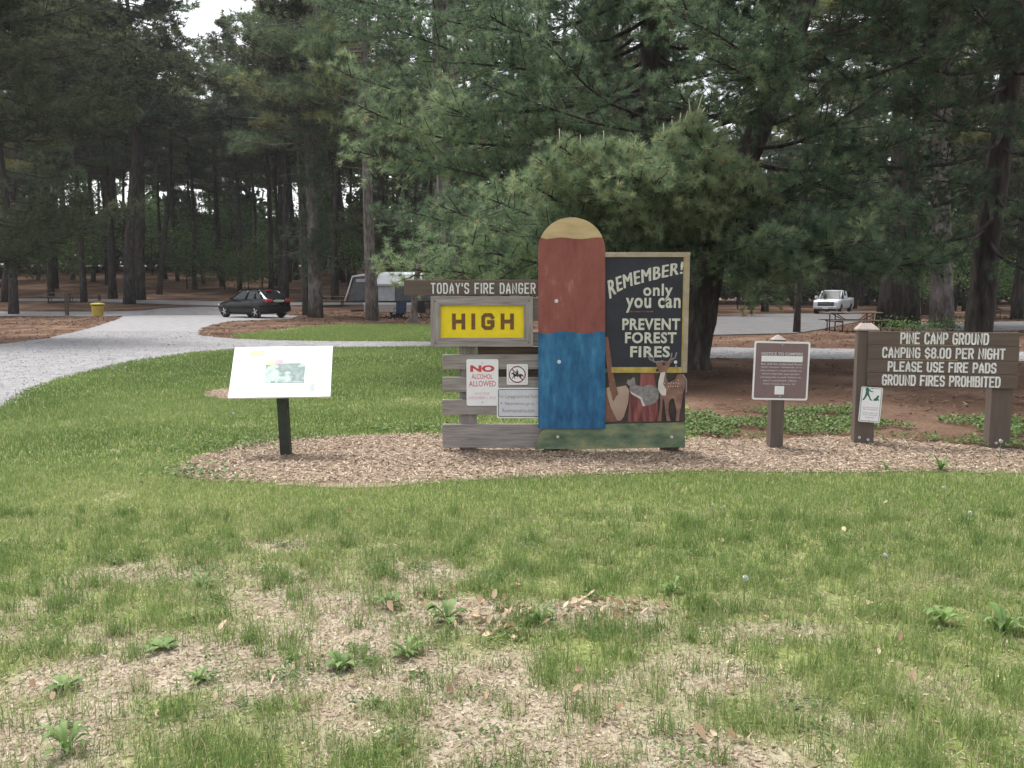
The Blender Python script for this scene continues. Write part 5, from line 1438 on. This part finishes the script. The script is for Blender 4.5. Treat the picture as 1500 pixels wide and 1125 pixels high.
B3 = [(1453, 300, 20, 1200, 335, 17, .8, 1, .42), (1449, 330, 20, 1180, 365, 17, .7, 1.0, .48), (1460, 255, 20, 1180, 262, 17, .9, 1, .38), (1470, 190, 20, 1225, 205, 17, .9, .9, .36), (1478, 125, 20, 1190, 65, 17, 1, .9, .34), (1484, 85, 20, 1260, 10, 17, 1, .9, .36), (1472, 170, 20, 1330, 130, 17, .9, .9, .36),
      (1457, 280, 20, 1570, 330, 18, .9, 1, .40), (1466, 215, 20, 1590, 200, 18, .9, 1, .36), (1481, 105, 20, 1610, 60, 18, 1, 1, .36), (1447, 340, 20, 1560, 415, 18, .8, 1, .42), (1447, 340, 20, 1310, 372, 18, .6, 1, .46), (1485, 70, 20, 1400, -10, 17, 1, .9, .36), (1462, 240, 20, 1380, 265, 18, .8, .8, .36), (1484, 85, 20, 1530, 10, 17, 1, .9, .36)]
near_pine('thick dark pine trunk at the right behind the brown plank sign', 'pine_tree', t3, [.33, .29, .27, .26, .24, .22, .20, .15, .05], [b[:8] + (b[8] - .12,) for b in B3], (8.5, 19, 45, 4.2), 13)
# mottled trunk and thin leaning trunk left of the arch
x4 = gx(660, 30)
t4 = [(x4.x, 30, 0), (x4.x + .0, 30, 3), (x4.x - .22, 30, 6.5), (x4.x - .3, 30, 10), (x4.x - .2, 30, 17), (x4.x, 30, 22)]
B4 = [(650, 120, 30, 560, 130, 27, 1.2, .9, .40), (652, 60, 30, 540, 40, 27, 1.3, .9, .38), (650, 80, 30, 760, 60, 27, 1.3, .9, .38), (650, 160, 30, 590, 180, 27.5, 1, .9, .42), (655, 20, 30, 700, -10, 27, 1.3, .9, .38), (655, 300, 30, 570, 320, 27.5, 1, .9, .45), (655, 320, 30, 730, 330, 27, 1, .9, .4), (655, 280, 30, 820, 300, 28, 1.1, .9, .36)]
near_pine('pale mottled pine trunk standing above the word FIRE on the top board', 'pine_tree', t4, [.33, .29, .27, .24, .18, .06], B4, (10, 21, 34, 4.0), 14, M['bark_grey'], k=26, width=.011)
x5 = gx(606, 43)
t5 = [(x5.x, 43, 0), W_(608, 430, 43), W_(615, 385, 43), W_(640, 290, 42.5), W_(655, 180, 42), W_(666, 80, 42), W_(672, -60, 42), W_(676, -160, 42)]
near_pine('thin leaning grey trunk crossing in front of the mottled pine', 'pine_tree', t5, [.17, .15, .14, .135, .12, .10, .07, .03], [(668, 40, 42, 640, -10, 41, .8, .8, .4), (668, 10, 42, 715, -40, 41, .8, .8, .4)], (14, 19, 12, 2.2), 15, M['bark_grey'], k=24, width=.016)
# boughs that come in from a pine standing beyond the left edge
x6 = gx(-60, 30)
t6 = [(x6.x, 30, 0), (x6.x, 30, 4), (x6.x + .2, 30, 9), (x6.x + .1, 30, 15), (x6.x, 30, 21)]
B6 = [(-50, 330, 30, 130, 325, 27, 1.1, 1.2, .45), (-50, 300, 30, 130, 292, 27.5, .9, 1.0, .36), (-50, 180, 30, 200, 165, 28, 1.2, .9, .30), (-50, 120, 30, 250, 100, 28, 1.3, 1, .30), (-50, 60, 30, 230, 40, 28, 1.3, 1, .30), (-50, 20, 30, 160, -10, 28, 1.3, 1, .3), (-50, 90, 30, 110, 60, 26, 1.2, 1.1, .30), (-50, 150, 30, 90, 140, 26, 1.2, 1.1, .30),
      (-50, 350, 30, 60, 360, 26.5, .9, 1.2, .45), (-50, 310, 30, 215, 300, 30, 1, 1, .36)]
near_pine('large dark pine at the left edge reaching in with layered boughs', 'pine_tree', t6, [.36, .33, .30, .22, .06], B6, (9, 20, 40, 4.5), 16, k=26, width=.012, mat_n=M['needles_far'])

# --- mid and far pines: a few built trees, each copied as a whole
def far_pine(seed, H, r, cb, R, ntuft, lean=0.0, stubs=10, bark='bark', shags=0):
    rng = np.random.default_rng(seed)
    root = empty('pine_tree', (0, 0, 0))
    mb = MB(); pos, dr, sz, ti = [], [], [], []
    def axis(z): return np.array([lean * z / H * 2 + .25 * math.sin(z * .25 + seed), .2 * math.sin(z * .21 + seed * 2), z]) - np.array([.25 * math.sin(seed), .2 * math.sin(seed * 2), 0])
    zs = np.linspace(-.3, H, 14)
    mb.tube([axis(z) for z in zs], [r * (1.18 if z < .3 else 1) * (1 - .88 * max(0, z) / H) + .02 for z in zs], 9, True, True, .12, seed)
    zc = cb * H
    nb = int((H - zc) * 5.0)
    for q in range(nb):
        z = zc + (H - zc) * ((q + rng.random()) / nb) ** 0.95
        u = (z - zc) / (H - zc)
        L = R * (.55 + .75 * math.sin(math.pi * min(1, .22 + .8 * u))) * rng.uniform(.45, 1.1) * (1.0 if u < .8 else 1.0 - (u - .8) * 2.5)
        az = rng.uniform(0, 2 * math.pi)
        a = axis(z); f = np.array([math.cos(az), math.sin(az), rng.uniform(-.05, .35)])
        b = a + f * L
        m = (a + b) / 2 + np.array([0, 0, -.08 * L])
        mb.tube([a, m, b], [.055, .04, .012], 4, False)
        if rng.random() < .12: continue
        nt = max(4, int(ntuft / nb * rng.uniform(.5, 1.5)))
        s = rng.uniform(.38, 1.03, nt); side = np.array([-f[1], f[0], 0])
        c = a[None] + (b - a)[None] * s[:, None] + side[None] * rng.normal(0, .20 * L, nt)[:, None] + np.array([0, 0, 1.0])[None] * rng.normal(.08, .14, nt)[:, None]
        pos.append(c); dr.append(np.tile(nrm(f + np.array([0, 0, .7])), (nt, 1))); sz.append(rng.uniform(.28, .50, nt)); ti.append(np.full(nt, rng.normal(.47, .27)) + rng.normal(0, .12, nt))
    for q in range(stubs):
        z = rng.uniform(.10 * H, max(zc, .3 * H)); az = rng.uniform(0, 2 * math.pi); L = rng.uniform(.5, 2.0)
        a = axis(z); mb.tube([a, a + np.array([math.cos(az) * L, math.sin(az) * L, rng.uniform(-.35, .15) * L])], [.035, .01], 4, False)
    for q in range(shags):
        z = rng.uniform(.10 * H, .55 * H); a = axis(z); c = a + rng.normal(0, .38, 3)
        nt = 9
        pos.append(c[None] + rng.normal(0, .28, (nt, 3))); dr.append(np.tile(np.array([0, 0, -.3]), (nt, 1))); sz.append(rng.uniform(.2, .34, nt)); ti.append(np.full(nt, .25))
    mb.build('trunk', M[bark], root, fixn=False)
    pos, dr, sz, ti = np.concatenate(pos), np.concatenate(dr), np.concatenate(sz), np.clip(np.concatenate(ti), 0, 1)
    link('crown', tufts_mesh('crown', pos, dr, sz, 15, .045, ti, seed), M['needles_far'], root)
    return root

PROTO = [far_pine(21, 24, .25, .50, 3.3, 3000, .3), far_pine(22, 23, .22, .54, 3.1, 2700, -.4), far_pine(23, 25, .28, .47, 3.6, 3500, .2), far_pine(24, 22, .20, .56, 2.9, 2400, .8), far_pine(25, 24, .24, .44, 3.3, 3200, -.2, 16),
         far_pine(26, 23, .30, .14, 3.9, 4600, .1, 6), far_pine(27, 24, .34, .40, 3.6, 2300, .5, 22, 'bark_grey', 90), far_pine(28, 24, .46, .36, 3.6, 3600, .1, 10, 'bark_grey')]
used = [False] * len(PROTO)
tree_xy = []
def plant(v, px, Y, s, rz, label, group=None, sr=1.0):
    p = gx(px, Y)
    if not used[v]: o = PROTO[v]; used[v] = True
    else: o = copy_tree(PROTO[v]); o.pop('group', None) if 'group' in o.keys() else None
    o.location = p; o.rotation_euler = (0, 0, rz); o.scale = (s * sr, s * sr, s)
    tag(o, label, 'tree', group)
    tree_xy.append((p.x, p.y))
    return o
hand = [
 (6, 462, 51, 1.0, .4, 'shaggy grey barked pine trunk just right of the black car', 1.15), (4, 449, 55, .95, 1.4, 'slimmer dark pine standing close behind the shaggy trunk right of the car', 1.0),
 (7, 545, 45.5, .95, 2.0, 'grey pine trunk directly in front of the pop-up camper', .72), 
 (5, 20, 57, .95, .3, 'dark pine with low boughs left of the wooden marker post', .95), (5, 76, 72, 1.0, 2.2, 'dark low-branched pine behind the wooden marker post', .8), (2, 190, 65, 1.02, 1.0, 'left one of two dark pine trunks standing close together by the far road', 1.35), (0, 205.5, 68, 1.05, 4.0, 'right one of two dark pine trunks standing close together by the far road', 1.5),
 (0, 166, 70, 1.0, 2.5, 'dark pine trunk behind the yellow barrel, left of the close pair', 1.2), (3, 234, 74, .98, .6, 'slender slanting pine at the end of the gravel road', 1.1), (1, 262, 92, .78, 1.9, 'slender dark pine below the bright sky gap', 1.1), (3, 300, 88, .74, 3.4, 'short slim pine right of the slender one below the bright sky gap', 1.1),
 (2, 327, 84, .85, 5.0, 'tall dark pine straight behind the bonnet of the black car', 1.0), (4, 352, 78, .95, .2, 'tall dark pine behind the windscreen of the black car', .9), (0, 398, 80, .95, 2.8, 'tall dark pine behind the tail lamps of the black car', .9), (1, 424, 90, 1.0, 4.4, 'slim pine in the gap left of the shaggy trunk', 1.0),
 (4, 492, 74, 1.0, .9, 'dark pine trunk behind the gap left of the camper', 1.1), (3, 514, 84, 1.0, 2.4, 'slim leaning pine behind the canvas end of the camper', 1.1), (5, 566, 66, 1.0, 5.2, 'dense low-branched pine rising behind the camper roof', 1.0),
 (0, 1168, 33, .62, 3.3, 'short thick trunk left of the white pickup truck', .78), (7, 1381, 37, 1.0, .7, 'broad grey pine trunk behind the leafy shrubs at the right', 1.0), (2, 1302, 38, 1.0, 1.7, 'left broad dark trunk of the pair just right of the picnic table', 1.7), (0, 1333, 40, 1.0, 4.9, 'right broad dark trunk of the pair just right of the picnic table', 1.6),
 (1, 1422, 60, 1.0, 2.2, 'slim pine far behind, just left of the thick dark pine at the right', 1.2), (5, 1490, 48, .95, 1.1, 'low-branched pine filling the right edge behind the thick trunk', 1.0), (5, 1250, 92, 1.0, 3.0, 'dense low-branched pine behind the white pickup truck', 1.0), (5, 1120, 80, 1.0, .4, 'dense low-branched pine behind the notice to campers', 1.0), (5, 740, 58, 1.0, 2.7, 'dense low-branched pine far behind the HIGH placard', 1.0),
]
for v, px, Y, s, rz, lab, sr in hand: plant(v, px, Y, s, rz, lab, None, sr)
rr = random.Random(99)
def blocked(px, Y):
    if 215 < px < 345 and Y < 78: return True
    if 300 < px < 445 and Y < 66: return True
    if 505 < px < 700 and Y < 56: return True
    if 1030 < px < 1275 and Y < 84: return True
    return False
def fill(n, px0, px1, Y0, Y1, label, group, lo, vs):
    k = 0; tries = 0
    while k < n and tries < 9000:
        tries += 1
        Y = math.sqrt(rr.uniform(Y0 ** 2, Y1 ** 2)); px = rr.uniform(px0, px1)
        if blocked(px, Y): continue
        p = gx(px, Y)
        if min((p.x - a) ** 2 + (p.y - b) ** 2 for a, b in tree_xy) < lo ** 2: continue
        s = rr.uniform(.85, 1.12)
        if 235 < px < 345: s *= .80
        plant(rr.choice(vs), px, Y, s, rr.uniform(0, 6.28), label, group, rr.uniform(.85, 1.15)); k += 1
fill(95, -150, 620, 66, 128, 'one of the slim dark pines crowded far back in the woods', 'slim pines far back in the woods', 3.6, (0, 1, 2, 3, 3, 1, 4))
fill(52, 640, 1640, 46, 118, 'one of the dark pines half hidden behind the near boughs', 'dark pines behind the near boughs', 4.2, (0, 1, 2, 4, 5))

# --- leafy understorey
def leaf_cloud(name, n_clump, per, R, size, seed, mat, parent, zc):
    r = np.random.default_rng(seed)
    d = r.normal(0, 1, (n_clump, 3)); d /= np.linalg.norm(d, axis=1, keepdims=True)
    c = d * (r.uniform(.25, 1, n_clump) ** .5)[:, None] * np.array(R) + np.array([0, 0, zc])
    c += r.normal(0, .12, c.shape) * np.array(R)
    c = c[c[:, 2] > .05]
    ct = r.normal(.45, .2, len(c))
    p = np.repeat(c, per, 0) + r.normal(0, 1, (len(c) * per, 3)) * np.array([size * 2.4, size * 2.4, size * 1.1])
    p = p[np.arange(len(p))]
    t = np.clip(np.repeat(ct, per) + r.normal(0, .12, len(p)), 0, 1)
    k = p[:, 2] > .02
    p, t = p[k], t[k]
    n = len(p)
    me = flakes(name, p[:, 0], p[:, 1], p[:, 2], r.uniform(.7, 1.3, n) * size, r.uniform(.45, .75, n) * size, t, mat, .9, seed, 'leaf')
    return link(name, me, mat, parent)
def sapling(seed, H, R, nc, size):
    root = empty('young_tree', (0, 0, 0))
    rng = np.random.default_rng(seed)
    mb = MB(); mb.tube([(0, 0, -.1), (.05, .03, H * .4), (.1, 0, H * .9)], [.07, .05, .015], 6)
    for q in range(12):
        z = rng.uniform(.2, .85) * H; a = rng.uniform(0, 6.28); L = R * rng.uniform(.4, .9)
        mb.tube([(.05, .02, z), (math.cos(a) * L, math.sin(a) * L, z + L * .4)], [.025, .006], 4, False)
    mb.build('trunk', M['twig'], root, fixn=False)
    leaf_cloud('crown', nc, 16, (R, R, H * .42), size, seed, M['leaf'], root, H * .56)
    return root
SP = [sapling(41, 6.0, 2.2, 130, .22), sapling(42, 8.5, 2.4, 170, .24), sapling(43, 4.2, 2.0, 110, .20)]
su = [False] * 3
def put_sap(v, px, Y, s, rz, label, group):
    p = gx(px, Y)
    if not su[v]: o = SP[v]; su[v] = True
    else: o = copy_tree(SP[v])
    o.location = p; o.rotation_euler = (0, 0, rz); o.scale = (s, s, s)
    tag(o, label, 'young tree', group)
for k, (v, px, Y, s) in enumerate([(0, 275, 80, 1.0), (1, 300, 96, 1.1), (1, 140, 92, 1.1), (0, 120, 84, 1.0), (2, 365, 76, .9), (0, 385, 82, .9), (1, 415, 102, 1.1), (0, 510, 90, 1.2), (1, 535, 78, .9), (1, 225, 104, 1.1), (0, 60, 96, 1.1), (1, 480, 104, 1.2), (1, 340, 104, 1.1), (2, 330, 80, .9),
                               (1, 10, 90, 1.1), (1, 590, 84, 1.1), (0, 640, 64, 1.1), (1, 700, 70, 1.2), (0, 770, 72, 1.2)]):
    put_sap(v, px, Y, s, k * 1.3, 'one of the leafy green saplings between the far trunks', 'leafy saplings in the woods')
for k, (v, px, Y, s) in enumerate([(1, 1080, 92, 1.1), (0, 1170, 100, 1.2), (1, 1300, 90, 1.1), (1, 1400, 82, 1.1), (0, 1460, 74, 1.0), (1, 1530, 80, 1.1), (1, 1010, 80, 1.2), (0, 930, 76, 1.2), (0, 1350, 66, .9)]):
    put_sap(v, px, Y, s, k * 1.7 + .4, 'one of the dark leafy young trees behind the right hand campsites', 'leafy young trees beyond the campsites')
for k, (px, Y, R, lab) in enumerate([(1312, 33, .75, 'low leafy shrub just right of the picnic table above the plank sign'), (1345, 32, 1.0, 'widest low leafy shrub behind the plank sign, in front of the broad trunks'), (1392, 33, .8, 'low leafy shrub between the broad grey trunk and the thick dark pine')]):
    p = gx(px, Y); root = empty('shrub', p, k, lab, 'shrub', 'low shrubs behind the plank sign')
    mb = MB()
    for q in range(7): mb.tube([(0, 0, -.05), (math.cos(q) * R * .5, math.sin(q) * R * .5, .4 + .1 * (q % 3))], [.012, .004], 4, False)
    mb.build('stems', M['twig'], root, fixn=False)
    leaf_cloud('foliage', 40, 11, (R * .9, R * .7, .34), .085, 60 + k, M['cover'], root, .16)

# far-off woods that read as one mass
n = 150000
r_ = np.random.default_rng(5)
ang = r_.uniform(-.78, .78, n); dist = r_.uniform(118, 170, n)
x, y = np.sin(ang) * dist, np.cos(ang) * dist
hgt = (9.0 + 17.0 * fbm(x, y, 12, 3)) * np.where(np.abs(ang + .33) < .045, .55, 1)
z = terrain(x, y) + hgt * r_.random(n) ** .85
keep = (fbm(np.sin(ang) * 140, z, 3.0, 15) > np.where(ang < 0, .49, .34)) | (z < np.where(ang < 0, 10.5, 14))
x, y, z = x[keep], y[keep], z[keep]; n = len(x)
tag(link('distant_woods', flakes('distant_woods', x, y, z, r_.uniform(.7, 1.5, n), r_.uniform(.4, .8, n), np.clip(r_.normal(.35, .2, n), 0, 1), M['leaf_far'], 1.2, 9, 'leaf'), M['leaf_far']), kind='stuff')

# ------------------------------------------------------------------ weeds and dandelion clocks in the near grass
M['weed'] = mat_leaf('weed_leaf', [(0.0, (0.07, 0.13, 0.03)), (0.5, (0.12, 0.20, 0.055)), (1.0, (0.20, 0.29, 0.10))], .3)
M['clock'] = flat('seed_head', (0.45, 0.45, 0.43), .9, .1)
M['stalk'] = flat('stalk', (0.13, 0.20, 0.07), .7, .2)
def rosette(px, py, R, nl, label, seed, up=.35, wid=None):
    rng = random.Random(seed); p = gp(px, py); R *= .85; nl += 3; wid = rng.uniform(.2, .42)
    V, Fq, Tn = [], [], []
    for k in range(nl):
        a = 2 * math.pi * k / nl + rng.uniform(-.3, .3); L = R * rng.uniform(.7, 1.15); u = up * rng.uniform(.5, 1.5); w = L * wid * rng.uniform(.8, 1.2)
        d = (math.cos(a), math.sin(a)); s = (-d[1], d[0]); t = rng.random()
        prof = [(0.02, .15, .0), (.3, .7, u * .55), (.6, 1.0, u * .85), (.85, .65, u * .8), (1.0, .08, u * .62)]
        b = len(V)
        for q, ww, h in prof:
            for e in (-1, 0, 1):
                V.append((d[0] * L * q + s[0] * w * .5 * ww * e, d[1] * L * q + s[1] * w * .5 * ww * e, .008 + h * L + abs(e) * w * .12)); Tn.append(t)
        for i in range(4):
            for e in (0, 1):
                Fq.append((b + i * 3 + e, b + i * 3 + e + 1, b + i * 3 + 4 + e, b + i * 3 + 3 + e))
    me = np_mesh('weed_plant', np.array(V), quads=np.array(Fq), smooth=True, attr={'tint': np.array(Tn)})
    o = link('weed_plant', me, M['weed']); o.location = p
    return tag(o, label, 'weed', 'broadleaf weeds in the near grass')
for i, (px, py, R, nl, lab, up) in enumerate([
    (240, 952, .11, 9, 'broad leafed weed spread flat on the bare soil at the left', .35), (292, 1000, .085, 8, 'small weed rosette right of and below the broad weed at the left', .5), (95, 1012, .09, 8, 'weed rosette near the left edge below the long grass', .5),
    (98, 1105, .11, 12, 'bushy weed in the bottom left corner', .8), (296, 862, .10, 10, 'bright weed tuft at the edge of the left bare patch', .6), (430, 968, .06, 9, 'tiny weed in the middle of the left bare soil', .5), (596, 962, .10, 11, 'spiky weed rosette left of the long grass clump at the centre', .55),
    (655, 912, .12, 10, 'weed clump at the left end of the drift of oak leaves', .7), (792, 912, .11, 9, 'weed standing among the drifted oak leaves', .6), (1470, 928, .16, 10, 'large light green weed at the right edge of the grass', .6), (1380, 915, .12, 8, 'pale weed left of the large one at the right edge', .8), (500, 980, .09, 10, 'low weed right of the tiny one on the bare soil', .5),
    (570, 890, .10, 9, 'weed tuft on the bare strip below the panel post', .6), (1378, 690, .13, 9, 'leafy weed sprouting at the edge of the mulch below the plank sign', 1.0), (1298, 690, .09, 8, 'small weed at the mulch edge below the dog sign', .9), (985, 870, .1, 10, 'weed tuft right of the drift of oak leaves', .8)]):
    rosette(px, py, R, nl, lab, 300 + i, up)
def dandelion(px, py, h, r, label, seed):
    p0 = gp(px, py); Y = p0.y
    # the head is what the picture shows: stand the stalk under it
    d = ray(px, py); t = (CAM_Z - h) / -d.z; p = Vector((0, 0, CAM_Z)) + d * t
    root = empty('dandelion', (p.x, p.y, 0), seed, label, 'dandelion', 'dandelion clocks in the grass')
    MB().tube([(.01, 0, 0), (.004, 0, h * .6), (0, 0, h)], [.003, .0025, .002], 5).build('stalk', M['stalk'], root)
    rng = np.random.default_rng(seed); n = 90; r *= .8
    dd = rng.normal(0, 1, (n, 3)); dd /= np.linalg.norm(dd, axis=1, keepdims=True)
    mb = MB()
    for k in range(n):
        c = np.array([0, 0, h]) + dd[k] * r
        a = nrm(np.cross(dd[k], [.3, .5, .8])); b = np.cross(dd[k], a); q = r * .22
        mb.add([c - a * q, c - b * q, c + a * q, c + b * q], [(0, 1, 2, 3)])
    mb.tube([(0, 0, h - r * .3), (0, 0, h + r * .3)], [r * .3, r * .25], 6)
    mb.build('seed_head', M['clock'], root, fixn=False)
for i, (px, py, h, r, lab) in enumerate([(1092, 847, .16, .020, 'round white dandelion clock standing alone in the middle of the right lawn'), (1298, 813, .13, .018, 'pale dandelion clock right of and above the lone one on the right lawn'), (1383, 714, .14, .018, 'dandelion clock below the weed at the mulch edge'), (1044, 739, .12, .014, 'small dandelion head left of its twin on the right lawn'), (1061, 742, .12, .014, 'small dandelion head right of its twin on the right lawn'),
    (1421, 751, .13, .016, 'dandelion clock near the right edge of the lawn'), (165, 540, .14, .030, 'white flower head by the gravel road, left of its neighbour'), (184, 538, .14, .028, 'white flower head by the gravel road, right of its neighbour'), (342, 606, .13, .022, 'white flower head in the grass below the information panel'), (330, 552, .13, .02, 'white flower head just left of the information panel'), (1466, 646, .22, .022, 'dandelion clock in front of the right post of the plank sign')]):
    dandelion(px, py, h, r, lab, 500 + i)
# ------------------------------------------------------------------ air between the near signs and the far trees
hz = MB().box(-135, 135, -12, 190, -1.6, 34).build('haze', None)
tag(hz, kind='stuff')
hm = bpy.data.materials.new('haze_air'); hm.use_nodes = True
hn = hm.node_tree.nodes; hn.clear()
pv = hn.new('ShaderNodeVolumePrincipled'); ho = hn.new('ShaderNodeOutputMaterial')
pv.inputs['Color'].default_value = (0.93, 0.95, 1.0, 1)
pv.inputs['Density'].default_value = 0.00025
pv.inputs['Anisotropy'].default_value = 0.2
hm.node_tree.links.new(pv.outputs[0], ho.inputs['Volume'])
hz.data.materials.append(hm)
S.cycles.volume_bounces = 1
